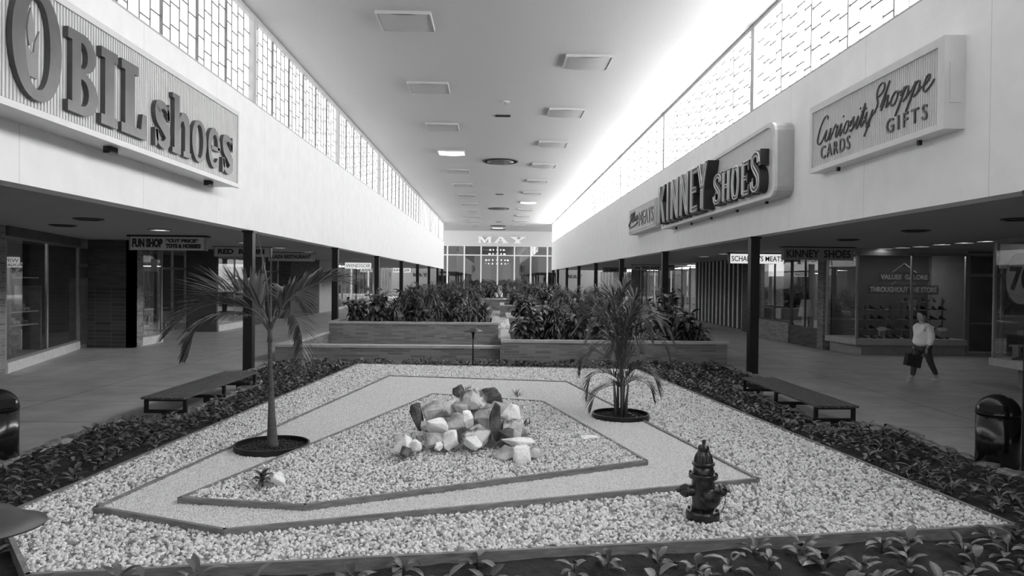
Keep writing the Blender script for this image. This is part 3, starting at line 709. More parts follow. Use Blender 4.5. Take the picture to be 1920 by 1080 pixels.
# bright stores farther along
glazing(-11.6,51.5,-11.6,60,.1,3.3,6,ALU,PALE)
glazing(-11.6,60,-11.6,68,.1,3.3,5,ALU,PALE)
struct('wall_shop5_left', MB().box(-12.2,-11.6,68,70.5,0,S), TAN)
glazing(-11.6,70.5,-11.6,80,.1,3.3,5,ALU,PALE)
struct('wall_store_back_left', MB().box(-16.4,-16.1,51,81,0,S), LITW)
for i, y in enumerate((54, 58.5, 63, 67.5, 73, 77.5)):
    t = thing('strip_light', 'long glowing strip light inside the bright far left shops, %s' % ordn[i], 'light', (-13.6,y,S-.1), 0, 'strip lights in the far left shops')
    MB().box(-1.6,1.6,-.1,.1,.02,.1).build('housing', SIGNW, t); MB().box(-1.5,1.5,-.08,.08,-.02,.02).build('tube', emit('tube_glow', 16) if i == 0 else bpy.data.materials['tube_glow'], t)
# ---- left shop display contents
t = thing('toy_display', 'tiered toy display with round toy sign behind the nearest left shop window', 'display', (-12.75,19.4,.0))
MB().box(-.4,.38,-.9,.8,0,.25).build('platform', DARKW, t)
MB().box(-.35,.35,-.75,-.70,.25,2.5).box(-.35,.35,.5,.55,.25,2.0).build('back_panel', GREYP, t)
MB().box(-.3,.3,-.7,.5,.95,.98).box(-.3,.3,-.7,.5,1.3,1.33).box(-.3,.3,-.7,.5,2.2,2.23).build('shelf', PALE, t)
t2 = thing('toy_sign', 'round white sign lettered toys on a grey card in the nearest left window', 'sign', (-11.82,17.98,.55))
t2.scale = (.72,)*3; MB().box(-.22,.22,-.02,.02,-.1,.55).build('card', GREYP, t2); MB().box(-.02,.02,0,.03,-.76,-.1).build('stand', ALUD, t2)
b = MB(); b.shape([ell(0,.24,.19,.26,28)], (0,-.021,0), (1,0,0), (0,0,1), (0,-1,0), .008); b.build('disc', PALE, t2)
text('NYLINT', 'lettering', LETBLK, t2, (-.16,-.03,.22), (.32,0,0), (0,0,.1), (0,-1,0), .004, world=False); text('TOYS', 'lettering', LETBLK, t2, (-.12,-.03,.06), (.24,0,0), (0,0,.1), (0,-1,0), .004, world=False)
MB().box(-.18,.18,-.032,-.029,.185,.2).box(-.18,.18,-.032,-.029,.335,.35).build('rule', LETBLK, t2)
for i, (dy, z) in enumerate(((-.5,.98),(-.1,.98),(.25,.98),(-.45,1.33),(0,1.33),(.3,1.33),(-.3,2.23))):
    b = MB(); b.box(-.1,.1,-.14,.14,.03,.09).box(-.08,.02,-.1,.06,.09,.17)
    for sx in (-.09, .09):
        for sy in (-.09, .09): b.lathe([(.04,-.015),(.04,.015)], 10, (sx,sy,.04), 'x')
    o = b.build('toy_vehicle', PALE if i % 2 else ALUD, None, loc=(-12.75,19.4+dy,z))
    tag(o, 'small toy vehicle on the %s shelf of the left window display, %s' % (('lowest','lowest','lowest','middle','middle','middle','top')[i], ('near end','centre','far end','near end','centre','far end','alone')[i]), 'toy', 'toy vehicles in the left window')
for i, (x, y, w_, h_) in enumerate(((-14.2,20.2,.12,1.9),(-14.6,22.0,.8,1.0),(-14.0,24.6,.7,2.2))):
    o = MB().box(-w_/2,w_/2,-.06,.06,0,h_).box(-w_/2-.05,w_/2+.05,-.1,.1,0,.1).build('partition', ALUD if i == 0 else GREYP, None, loc=(x,y,0))
    tag(o, ['narrow pale post standing inside the nearest left shop','low grey panel inside the nearest left shop','grey panel behind the toy shop window'][i], 'display')
o = MB().box(-.02,.02,-.62,.62,0,.42).build('valance_card', PALE, None, loc=(-11.70,24.6,2.45)); tag(o, 'pale blank header card at the top of the window under the toy sign', 'sign')
o = MB().box(-1.2,1.2,-.6,.6,0,.3).build('display_plinth', PALE, None, loc=(-12.9,32.2,0)); tag(o, 'low pale plinth in the third left shop window', 'display')
for i in range(5):
    b = MB(); a = .35*math.sin(i*2.1)
    b.tube([(-.25,0,0),(-.12,0,.45),(-.25,a,.9)], .025, 6); b.tube([(.25,0,0),(.12,0,.45),(.25,a,.9)], .025, 6); b.box(-.25,.25,-.2,.2,.43,.47).box(-.25,.25,.17,.2,.47,.85)
    x, y = (-13.1,26.8) if i == 0 else (-13.3-.3*(i%2), 27.2+.9*i)
    o = b.build('folding_chair', ALU, None, loc=(x,y,.0)); tag(o, 'white metal chair shown in the toy shop entrance, %s from the front' % ordn[i], 'chair', 'chairs in the left shop')
o = MB().box(-.62,.62,-.04,.04,0,1.35).build('glowing_panel', emit('panel_glow', .42), None, loc=(-12.45,34.25,1.55)); tag(o, 'bright glowing panel in the window below the second left hanging sign', 'poster')  # emissive panel set here as a bright patch in the window
for i, x in enumerate((-12.9,-12.75)):
    pass
# ---- right row
BW = brickmat('right_brick', .06, .13, .11)
struct('wall_pier_right', MB().box(11.25,11.5,24.5,24.95,0,S).box(11.1,11.5,30.6,31.2,0,S), brickmat('tall_pier_brick', .10, .2, .2, bw=.3, bh=.07))
# shoe shop bay (front faces the camera at Y 22.75)
sh_ = thing('shoe_window_bay', 'projecting shoe shop display bay with pale curb and glass, behind the walking person', 'display bay', (13.2,23.6,0))
MB().add([], []).prism([(11.75,22.85),(15.1,22.85),(15.1,24.4),(11.45,24.4)], 0, .33).build('base', mat('curb_panel', .26, .6, 4, .1), sh_, world=True)
MB().prism([(11.5,22.72),(15.12,22.72),(15.12,24.45),(11.3,24.45)], .33, .52).build('ledge', mat('curb_ledge', .34, .6, 4, .1), sh_, world=True)
b = MB()
for x in (11.55, 13.32, 15.08): b.box(x-.035,x+.035,22.75,22.82,.52,3.25)
b.box(11.5,15.1,22.75,22.82,3.2,3.3).beam((11.33,24.4,.52),(11.33,24.4,3.3),.06,.06,up=(0,1,0.01)).beam((11.5,22.78,3.25),(11.33,24.4,3.25),.05,.08)
b.build('frame', ALUD, sh_, world=True)
MB().box(11.58,15.05,22.78,22.79,.52,3.22).beam((11.52,22.8,1.87),(11.34,24.4,1.87),.01,2.7).build('pane', GLASS, sh_, world=True)
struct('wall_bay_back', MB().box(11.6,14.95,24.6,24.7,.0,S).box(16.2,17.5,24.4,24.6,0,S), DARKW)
struct('wall_bay_light', MB().box(14.95,16.2,24.4,24.6,0,S), MIDW)
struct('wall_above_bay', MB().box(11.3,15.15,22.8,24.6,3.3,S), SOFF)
def banner(s_, x0, x1, z0, z1, label, y=23.05):
    t = thing('window_banner', label, 'banner', ((x0+x1)/2,y,z0), 0)
    MB().box(x0,x1,y,y+.02,z0,z1).build('board', mat('banner_grey', .16, .7, 4, .1) if 'banner_grey' not in bpy.data.materials else bpy.data.materials['banner_grey'], t, world=True)
    text(s_, 'lettering', mat('banner_letter', .7, .6, 4, .1) if 'banner_letter' not in bpy.data.materials else bpy.data.materials['banner_letter'], t, (x0+.06,y-.002,z0+.06), (x1-x0-.12,0,0), (0,0,z1-z0-.12), (0,-1,0), .01, bold=.04)
    MB().tube([((x0+x1)/2-.4,y,z1),((x0+x1)/2,y,z1+.3),((x0+x1)/2+.4,y,z1)], .012, 5).build('cord', ALUD, t, world=True)
banner('VALUES  GALORE', 12.38, 14.05, 2.38, 2.66, 'upper dark banner about values hanging in the shoe shop window')
banner('THROUGHOUT THE STORE', 12.08, 14.4, 1.96, 2.26, 'lower longer dark banner hanging in the shoe shop window', 23.12)
# shelves and shoes
def shelf_unit(x0, x1, y, zs, label):
    t = thing('display_shelf', label, 'shelf', ((x0+x1)/2,y,.52))
    b = MB()
    for z in zs: b.box(x0,x1,y-.14,y+.14,z-.02,z)
    b.build('board', GREYP, t, world=True)
    q = MB()
    for x in (x0+.1, x1-.1): q.box(x-.02,x+.02,y-.02,y+.02,.52,max(zs)-.02)
    q.build('post', ALUD, t, world=True)
shelf_unit(11.9,13.2,23.7,(.8,1.12,1.45),'tiered shelves of shoes in the left half of the shoe shop window')
shelf_unit(13.4,15.0,23.7,(.8,1.12,1.45,1.72),'tiered shelves of shoes in the right half of the shoe shop window')
def shoe_mesh():
    b = MB(); P = [(-.13,.035,.09),(-.08,.04,.08),(-.02,.038,.06),(.05,.045,.045),(.11,.042,.035),(.14,.02,.025)]
    n = 8
    for (x, w_, h_) in P:
        for j in range(n):
            a = PI*j/(n-1); b.v.append(Vector((x, w_*math.cos(a), h_*math.sin(a) if j not in (0,n-1) else 0)))
    for i in range(len(P)-1):
        for j in range(n-1): p = i*n+j; b.f.append((p,p+1,p+n+1,p+n))
        b.f.append((i*n, i*n+n, i*n+2*n-1, i*n+n-1))
    b.f.append(tuple(range(n))); b.f.append(tuple(range(5*n,6*n))[::-1])
    return b
sproto = None; names_z = {.8:'lowest', 1.12:'second', 1.45:'third', 1.72:'top'}
for z in (.8,1.12,1.45,1.72):
    for i in range(11):
        x = 11.98+i*.29
        if 13.2 < x < 13.45 or (z == 1.72 and x < 13.4): continue
        lab = 'dark leather shoe on the %s shelf of the shoe shop window, %s half' % (names_z[z], 'left' if x < 13.3 else 'right')
        if sproto is None:
            sproto = shoe_mesh().build('shoe', SHOE, None, smooth=True, loc=(x,23.65,z)); tag(sproto, lab, 'shoe', 'shoes on the shop window shelves'); o = sproto
        else: o = dup(sproto, (x,23.65,z), label=lab)
        o['group'] = 'shoes on the %s shelf, %s half' % (names_z[z], 'left' if x < 13.3 else 'right')
        o.rotation_euler.z = R.uniform(-.9,.4)-1.2; o.scale = (1.15,1.15,1.5)
for i in range(12):
    z = .52; x = 11.75+.27*i
    o = dup(sproto, (x,23.15+.1*(i%2),z), label='dark shoe on the floor of the shoe shop window bay'); o['group'] = 'shoes on the bay floor'; o.rotation_euler.z = R.uniform(-2.2,-.6)
for i, (x, z, lab) in enumerate(((12.62,.52,'low'),(13.62,1.45,'high'),(14.62,.52,'right'))):
    t = thing('oval_price_sign', 'pale oval card on a pedestal in the shoe shop window, the %s one' % lab, 'sign', (x,23.25,z))
    MB().box(-.09,.09,-.06,.06,0,.24).build('pedestal', GREYP, t)
    b = MB(); b.shape([ell(0,.3,.17,.07,24)], (0,0,0), (1,0,0), (0,0,1), (0,-1,0), .02); b.build('card', PALE if i != 1 else GREYP, t)
# door and nearest display
doorway(15.15,22.8,17.4,22.8,leafn=2,top=3.3)
nb = thing('display_case', 'glass display case on a pedestal with pale curb at the right edge', 'display case', (12.3,15.5,0))
MB().prism([(11.42,13.2),(13.6,13.2),(13.6,16.9),(11.42,16.4)], .45, .62).build('ledge', COPING, nb, world=True)
MB().prism([(11.75,13.6),(13.3,13.6),(13.3,16.2),(11.75,15.9)], 0, .45).build('pedestal', mat('case_base', .2, .6, 4, .1), nb, world=True)
MB().box(11.45,11.53,15.2,15.28,.62,3.3).box(11.45,11.51,16.3,16.36,.62,3.3).box(11.45,13.5,13.25,13.31,3.25,3.35).beam((11.47,13.3,3.3),(11.47,16.35,3.3),.06,.08).box(13.4,13.46,16.75,16.81,.62,3.3).build('frame', ALUD, nb, world=True)
MB().beam((11.47,13.3,1.95),(11.47,16.33,1.95),.01,2.6).beam((11.5,16.4,1.95),(13.43,16.8,1.95),.01,2.6).build('pane', GLASS, nb, world=True)
o = MB().box(-.36,.36,-.02,.02,0,.56).build('pale_panel', PALE, None, loc=(11.92,16.3,2.68)); tag(o, 'pale blank panel high in the display case at the right edge', 'sign')  # plain pale panel standing in for a bright patch in the case
t = thing('round_price_sign', 'big pale oval sign with a dark 70 in the display case at the right edge', 'sign', (11.83,16.0,2.45))
b = MB(); b.shape([ell(0,0,.34,.58,36)], (0,0,0), (1,0,0), (0,0,1), (0,-1,0), .03); b.build('disc', GREYP, t)
text('70', 'lettering', LETBLK, t, (-.27,-.032,-.28), (.56,0,0), (0,0,.56), (0,-1,0), .008, bold=.03, world=False)
for i in range(9):
    o = dup(sproto, (11.75+.2*(i%4),15.3+.28*(i//3),.62+.0), label='shoe standing on the floor of the right edge display case'); o['group'] = 'shoes in the right display case'; o.rotation_euler.z = R.uniform(0,6)
o = thing('stool', 'small bench shaped shoe stand in the right edge display case', 'stand', (12.1,16.0,.62))
MB().box(-.4,.4,-.15,.15,.28,.32).build('top', ALUD, o); MB().box(-.35,-.3,-.1,.1,0,.28).build('leg', ALUD, o); MB().box(.3,.35,-.1,.1,0,.28).build('leg', ALUD, o)
# meats shop window, brick sill, lamp
glazing(11.3,27.3,11.3,30.6,.75,3.2,2,DARKW,brickmat('low_brick', .14, .26, .22, bw=.3, bh=.07),GLASS,.22)
struct('wall_low_right', MB().box(11.3,12.3,25.0,25.3,0,.62).box(11.35,12.3,25.3,27.2,.0,.62), BRICKD)
struct('wall_shop1_right', MB().box(12.9,13.0,24.95,27.2,0,S), MIDW)
glazing(11.32,24.95,11.32,27.25,.64,3.25,2,DARKW,BRICKD)
t = thing('table_lamp', 'table lamp with tall pleated pale shade in the shop window left of the shoe shop', 'lamp', (11.66,26.85,.62))
MB().lathe([(.16,0),(.16,.03),(.12,.05),(.13,.45),(.05,.5)], 20).build('base', GREYP, t, smooth=True)
MB().lathe([(.27,.42),(.16,1.05)], 28, flute=.04).build('lamp_shade', LITW, t)
struct('wall_shop2_right', MB().box(13.6,13.8,27.2,31,0,S), MIDW)
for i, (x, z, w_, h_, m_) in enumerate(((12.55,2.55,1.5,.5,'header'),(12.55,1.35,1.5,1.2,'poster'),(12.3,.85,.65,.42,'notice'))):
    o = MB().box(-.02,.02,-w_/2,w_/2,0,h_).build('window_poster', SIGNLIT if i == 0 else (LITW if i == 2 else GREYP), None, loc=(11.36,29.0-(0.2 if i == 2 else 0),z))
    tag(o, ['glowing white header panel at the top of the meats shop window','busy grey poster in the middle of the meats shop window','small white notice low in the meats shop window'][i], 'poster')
# slatted wall
sw = struct('wall_slatted_right', MB().box(11.95,12.3,33.6,43.0,0,S), CLOTHD)
b = MB(); n = 14
for i in range(n):
    y = 33.9+.68*i; b.box(11.90,11.95,y-.055,y+.055,.03,S-.02)
b.build('slat', mat('painted_slat', .7, .6, 4, .1), sw)
struct('wall_shop3_right', MB().box(11.6,12.3,31.2,33.7,0,S), BRICKD)
glazing(11.7,43.2,11.7,49,.35,3.25,3,ALUD,PALE)
struct('wall_shop4_right', MB().box(11.6,12.2,49,50,0,S), BRICKD)
glazing(11.7,50,11.7,58,.35,3.25,5,ALUD,PALE)
struct('wall_shop5_right', MB().box(11.5,12.2,58,61,0,S), BRICKD)
glazing(11.7,61,11.7,69,.35,3.25,4,ALUD,PALE)
struct('wall_shop6_right', MB().box(11.6,12.2,69,71,0,S), LITW)
glazing(11.7,71,11.7,80,.35,3.25,4,ALU,PALE)
struct('wall_store_back_right', MB().box(16.1,16.4,43,81,0,S), LITW)
for i, y in enumerate((46, 52.5, 57, 63, 67.5, 73, 78)):
    t = thing('strip_light', 'long glowing strip light inside the far right shops, %s' % ordn[i], 'light', (13.8,y,S-.1), 0, 'strip lights in the far right shops')
    MB().box(-1.6,1.6,-.1,.1,.02,.1).build('housing', SIGNW, t); MB().box(-1.5,1.5,-.08,.08,-.02,.02).build('tube', bpy.data.materials['tube_glow'], t)
for sd in (-1, 1):
    for i in range(8):
        y = (53 if sd < 0 else 45)+i*(3.4 if sd < 0 else 4.3); h_ = R.uniform(1.0,1.9)
        t = thing('display_rack', '%s display rack inside the far %s shops, %s along the row' % (('dark','pale')[i%2], 'left' if sd < 0 else 'right', ordn[i]), 'rack', (sd*12.9,y,0))
        MB().box(-.5,.5,-.55,.55,0,.3).box(-.06,.06,-.6,.6,.3,h_).build('body', [DARKW,PALE][i%2], t)
        MB().box(-.4,.4,-.55,.55,h_*.55,h_*.55+.04).box(-.4,.4,-.55,.55,h_*.8,h_*.8+.04).build('shelf', GREYP, t)
# ================================================================== PLANTING BED AND GRAVEL
OUT = [(-4.47,6.61),(-3.39,5.30),(4.76,6.43),(3.52,17.74),(-3.50,18.50)]
MID = [(-2.34,15.99),(1.53,15.27),(2.89,7.81),(-2.29,6.16),(-3.69,6.75)]
INN = [(-1.14,13.25),(.84,12.52),(1.79,8.42),(-1.75,6.71),(-2.99,6.91)]
def bedL(y): return -5.02 if 11.3 < y < 15.6 else -5.80
def bedR(y): return 5.16 if 11.0 < y < 15.4 else 6.15
def ins(p, poly):
    c = False; n = len(poly)
    for i in range(n):
        a = poly[i]; b = poly[(i+1)%n]
        if (a[1] > p[1]) != (b[1] > p[1]) and p[0] < (b[0]-a[0])*(p[1]-a[1])/(b[1]-a[1])+a[0]: c = not c
    return c
def soilz(x, y): return .03+.035*noise.noise(Vector((x*1.3,y*1.3,0)))+.02*noise.noise(Vector((x*6,y*6,3)))
b = MB(); st = .12; nx = int(12/st); ny = int(16.6/st); idx = {}
for j in range(ny+1):
    for i in range(nx+1):
        x, y = -5.82+i*st, 3.0+j*st; idx[i,j] = len(b.v); b.v.append(Vector((x,y,max(.008,soilz(x,y)))))
for j in range(ny):
    for i in range(nx):
        x, y = -5.82+(i+.5)*st, 3.0+(j+.5)*st
        if x < bedL(y) or x > bedR(y) or (x > -5.9 and y > 19.45): continue
        if ins((x,y), [(-4.2,7),(-3.2,5.6),(4.4,6.7),(3.3,17.4),(-3.3,18.2)]): continue
        b.f.append((idx[i,j],idx[i+1,j],idx[i+1,j+1],idx[i,j+1]))
o = b.build('planting_soil', SOIL, None, smooth=True); tag(o, 'dark soil of the planting beds around the gravel garden', 'soil', kind='stuff')
def pebbles(ob, density, rad, m, zj, seed, sub=1):
    ng = bpy.data.node_groups.new('pebble_scatter', 'GeometryNodeTree')
    ng.interface.new_socket('Geometry', in_out='INPUT', socket_type='NodeSocketGeometry'); ng.interface.new_socket('Geometry', in_out='OUTPUT', socket_type='NodeSocketGeometry')
    N = ng.nodes.new; L = ng.links.new
    gi = N('NodeGroupInput'); go = N('NodeGroupOutput')
    d = N('GeometryNodeDistributePointsOnFaces'); d.inputs['Density'].default_value = density; d.inputs['Seed'].default_value = seed
    ic = N('GeometryNodeMeshIcoSphere'); ic.inputs['Radius'].default_value = rad; ic.inputs['Subdivisions'].default_value = sub
    sm = N('GeometryNodeSetMaterial'); sm.inputs['Material'].default_value = m; L(ic.outputs['Mesh'], sm.inputs['Geometry'])
    ss = N('GeometryNodeSetShadeSmooth'); L(sm.outputs[0], ss.inputs[0])
    if sub < 2: ss.inputs['Shade Smooth'].default_value = False
    sp = N('GeometryNodeSetPosition'); rv = N('FunctionNodeRandomValue'); rv.data_type = 'FLOAT_VECTOR'
    rv.inputs[0].default_value = (0,0,-zj); rv.inputs[1].default_value = (0,0,zj)
    L(d.outputs['Points'], sp.inputs['Geometry']); L(rv.outputs[0], sp.inputs['Offset'])
    ip = N('GeometryNodeInstanceOnPoints'); L(sp.outputs[0], ip.inputs['Points']); L(ss.outputs[0], ip.inputs['Instance'])
    r1 = N('FunctionNodeRandomValue'); r1.data_type = 'FLOAT_VECTOR'; r1.inputs[0].default_value = (0,0,0); r1.inputs[1].default_value = (6.28,6.28,6.28)
    r2 = N('FunctionNodeRandomValue'); r2.data_type = 'FLOAT_VECTOR'; r2.inputs[0].default_value = (.65,.5,.45); r2.inputs[1].default_value = (1.45,1.1,.95)
    for k in ('Seed',):
        r1.inputs[k].default_value = seed+1; r2.inputs[k].default_value = seed+2; rv.inputs[k].default_value = seed+3
    L(r1.outputs[0], ip.inputs['Rotation']); L(r2.outputs[0], ip.inputs['Scale'])
    j = N('GeometryNodeJoinGeometry'); L(gi.outputs[0], d.inputs['Mesh']); L(gi.outputs[0], j.inputs[0]); L(ip.outputs[0], j.inputs[0]); L(j.outputs[0], go.inputs[0])
    mo = ob.modifiers.new('pebbles', 'NODES'); mo.node_group = ng
def flat(loops, z):
    b = MB(); fl = [p for l in loops for p in l]
    b.v = [Vector((p[0],p[1],z)) for p in fl]
    b.f = [tuple(t) for t in tessellate_polygon([[Vector((p[0],p[1],0)) for p in l] for l in loops])]
    return b
def up(ob):
    if sum(p.normal.z for p in ob.data.polygons) < 0: ob.data.flip_normals()
    return ob
def ring(cx, cy, r, n=28): return [(cx+r*math.cos(2*PI*i/n), cy+r*math.sin(2*PI*i/n)) for i in range(n)]
PR1, PR2 = (-2.81,9.15,.44), (2.0,11.38,.43)
g1 = up(flat([OUT, MID], .092).build('coarse_gravel', gravelbase('coarse_gravel_base', .07, .28, 26), None, fixn=False)); tag(g1, 'coarse white gravel filling the wide outer border of the garden', 'gravel', kind='stuff')
g2 = up(flat([MID, INN, ring(*PR1)], .132).build('fine_gravel', gravelbase('fine_gravel_base', .4, .7, 70), None, fixn=False)); tag(g2, 'fine pale gravel in the angular middle band', 'gravel', kind='stuff')
g3 = up(flat([INN], .172).build('inner_gravel', gravelbase('inner_gravel_base', .07, .28, 30), None, fixn=False)); tag(g3, 'coarse white gravel around the rock pile in the inner angular bed', 'gravel', kind='stuff')
PB = pebblemat('white_pebble', .20, .86); PB2 = pebblemat('fine_chipping', .5, .78)
pebbles(g1, 1200, .022, PB, .010, 3); pebbles(g2, 5200, .0085, PB2, .004, 11); pebbles(g3, 1450, .019, PB, .010, 23)
def boards(poly, z0, z1, nm, label, skip=(), th=.038):
    t = thing(nm, label, 'edging', (poly[0][0],poly[0][1],0))
    n = len(poly)
    for i in range(n):
        if i in skip: continue
        a = Vector((*poly[i],0)); b_ = Vector((*poly[(i+1)%n],0)); d = (b_-a).normalized()*.015
        h_ = z1-z0; MB().beam(a-d+Vector((0,0,(z0+z1)/2)), b_+d+Vector((0,0,(z0+z1)/2)), th, h_).build('board', BOARD, t, world=True)
    return t
boards(OUT, .0, .122, 'gravel_edging', 'long timber boards edging the whole white gravel garden')
boards(MID, .04, .155, 'gravel_edging', 'timber boards edging the angular band of fine gravel')
boards(INN, .08, .195, 'gravel_edging', 'timber boards edging the inner angular bed under the rock pile')
for (cx, cy, r), lab in ((PR1,'steel tree ring around the tall palm trunk'), (PR2,'steel tree ring around the bushy palm clump')):
    t = thing('tree_ring', 'dark '+lab+' full of soil', 'tree ring', (cx,cy,.1))
    MB().lathe([(r,0),(r+.02,0),(r+.02,.105),(r,.105),(r,0)], 48).build('rim', BLACK, t)
    b = MB(); b.v = []; n = 24
    b.add([(0,0,.05)]+[(q*r*.98*math.cos(2*PI*i/n), q*r*.98*math.sin(2*PI*i/n), .045+.02*noise.noise(Vector((q*9*math.cos(2*PI*i/n),q*9*math.sin(2*PI*i/n),cx)))) for q in (.33,.66,1) for i in range(n)],
          [(0,1+i,1+(i+1)%n) for i in range(n)] + [(1+k*n+i,1+(k+1)*n+i,1+(k+1)*n+(i+1)%n,1+k*n+(i+1)%n) for k in range(2) for i in range(n)])
    so = b.build('soil', SOIL, t, fixn=False); up(so); pebbles(so, 900, .02, CLOD, .01, 5)
# edging stones
def rock_mesh(seed, sx, sy, sz, n=16, rough=.12, sub=2, cutb=None):
    rr = random.Random(seed); bm = bmesh.new()
    for i in range(n):
        v = Vector((rr.gauss(0,1), rr.gauss(0,1), rr.gauss(0,1))); v /= (abs(v.x)**4+abs(v.y)**4+abs(v.z)**4)**.25
        v *= rr.uniform(.85,1.0); bm.verts.new((v.x*sx, v.y*sy, v.z*sz))
    r = bmesh.ops.convex_hull(bm, input=bm.verts)
    bmesh.ops.delete(bm, geom=[g for g in r['geom_interior'] if isinstance(g, bmesh.types.BMVert)], context='VERTS')
    bmesh.ops.bevel(bm, geom=list(bm.edges), offset=min(sx,sy,sz)*.05, segments=1, affect='EDGES')
    bmesh.ops.triangulate(bm, faces=bm.faces)
    bmesh.ops.subdivide_edges(bm, edges=bm.edges, cuts=sub, use_grid_fill=True)
    k = 1/max(sx,sy,sz); off = rr.uniform(0,50)
    for v in bm.verts:
        nn = noise.noise(v.co*k*2.1+Vector((off,0,0)))*rough + noise.noise(v.co*k*6+Vector((0,off,0)))*rough*.35
        v.co += v.co.normalized()*nn*min(sx,sy,sz)
    bmesh.ops.recalc_face_normals(bm, faces=bm.faces)
    me = bpy.data.meshes.new('rock'); bm.to_mesh(me); bm.free()
    return me
ks = [rock_mesh(100+i, .2, .13, .06, 12, .2, 1) for i in range(6)]
for m_ in ks: m_.materials.append(KERB)
for sd in (-1, 1):
    y = 6.4; nst = 0
    pts = []
    while y < 19:
        e = (bedL(y)-.05) if sd < 0 else (bedR(y)+.05); pts.append((e, y)); y += R.uniform(.30,.40)
    for (e, y) in pts:
        o = bpy.data.objects.new('edging_stone', ks[R.randrange(6)]); C.objects.link(o); o.location = (e+R.uniform(-.04,.04), y, .035)
        o.rotation_euler = (0,0,PI/2+R.uniform(-.35,.35)); o.scale = (R.uniform(.85,1.1),)*3
        tag(o, 'flat rough stone edging the %s planting bed along the walkway' % ('left' if sd < 0 else 'right'), 'stone', 'stones edging the %s bed' % ('left' if sd < 0 else 'right'))
# ------------------------------------------------------------------ leaves
def leaf(b, base, d, ln, wd, droop=.3, fold=.25, n=4, tip=.0, roll=0):
    """one folded leaf as an arched strip"""
    d = Vector(d).normalized(); p = Vector(base); side = d.cross(Vector((0,0,1)))
    side = side.normalized() if side.length > .05 else Vector((1,0,0))
    if roll: side = (side*math.cos(roll) + side.cross(d)*math.sin(roll)).normalized()
    o = len(b.v)
    for i in range(n+1):
        t = i/n; ww = wd*.5*(math.sin(PI*min(1,(t*.93+.05)))**.75)*(1-.25*t) if i < n else 0.002
        nrm = side.cross(d).normalized()
        b.v += [p + side*ww + nrm*(ww*fold), p.copy(), p - side*ww + nrm*(ww*fold)]
        p = p + d*(ln/n); d = (d + Vector((0,0,-droop/n*1.6))).normalized()
        side = (side - d*side.dot(d)).normalized()
    for i in range(n):
        a = o+3*i; b.f += [(a,a+1,a+4,a+3),(a+1,a+2,a+5,a+4)]
def seedling(seed, s=1.0):
    rr = random.Random(seed); b = MB()
    n = rr.randint(6,9); a0 = rr.uniform(0,6.28)
    for i in range(n):
        a = a0+i*2.4+rr.uniform(-.3,.3); el = rr.uniform(.15,1.0); hgt = .03+.10*i/n*s
        d = (math.cos(a)*math.cos(el), math.sin(a)*math.cos(el), math.sin(el))
        base = Vector((math.cos(a)*.015, math.sin(a)*.015, hgt))
        leaf(b, base+Vector(d)*.02, d, rr.uniform(.10,.17)*s, rr.uniform(.055,.085)*s, rr.uniform(.4,1.0), .3, 4)
    b.tube([(0,0,0),(0,0,.13*s)], .006, 5)
    me = b.build('seedling', LEAF2, None, smooth=True, fixn=False); m_ = me.data; bpy.data.objects.remove(me); return m_
SD = [seedling(40+i) for i in range(8)]
pos = []
def outx(y): return -4.47+.0816*(y-6.61), 4.76-.1096*(y-6.43)
y = 4.55
def lowedge(x): return 5.30+(x+3.39)*.1387 if x > -3.39 else 5.30+(x+3.39)*-1.21
while y < 19.3:
    st = .33 if y < 6.2 else .25
    x = -5.7
    while x < 6.05:
        px, py = x+R.uniform(-.08,.08), y+R.uniform(-.08,.08); x += st
        if px < bedL(py)+.12 or px > bedR(py)-.12: continue
        if ins((px,py), [(-4.62,6.6),(-3.42,5.14),(4.95,6.30),(3.68,17.9),(-3.6,18.65)]): continue
        if py < lowedge(px)-.1 and R.random() < .12: continue
        if Vector((px-1.9,0,0)).length < 0: continue
        pos.append((px,py))
    y += st
pos = [p for p in pos if not (p[1] < 4.9 and abs(p[0]) > 4.2)]
pos.sort(key=lambda p: p[1]+abs(p[0])*.15)
near, rest = pos[:300], pos[300:]
for p in near:
    o = bpy.data.objects.new('seedling', SD[R.randrange(8)]); C.objects.link(o)
    o.location = (p[0],p[1],soilz(*p)-.01); o.rotation_euler.z = R.uniform(0,6.28); o.scale = (R.uniform(.85,1.2) if p[1] < 6.3 else R.uniform(.7,1.0),)*3
    w_ = 'left' if p[0] < outx(p[1])[0] and p[1] > 6.6 else 'right' if p[0] > 4.6 and p[1] > 6.4 else 'front'
    tag(o, 'small broad-leaved seedling growing in the dark soil of the %s bed' % w_, 'plant', 'seedlings in the %s bed' % w_)
b = MB()
for p in rest:
    me = SD[R.randrange(8)]; s_ = R.uniform(.8,1.05); a = R.uniform(0,6.28); ca, sa = math.cos(a)*s_, math.sin(a)*s_; z = soilz(*p)-.01
    b.add([(p[0]+v.co.x*ca-v.co.y*sa, p[1]+v.co.x*sa+v.co.y*ca, z+v.co.z*s_) for v in me.vertices], [tuple(q.vertices) for q in me.polygons])
o = b.build('ground_cover', LEAF2, None, smooth=True, fixn=False); tag(o, 'dense low leafy ground cover in the farther side beds and before the brick planters', 'plants', kind='stuff')
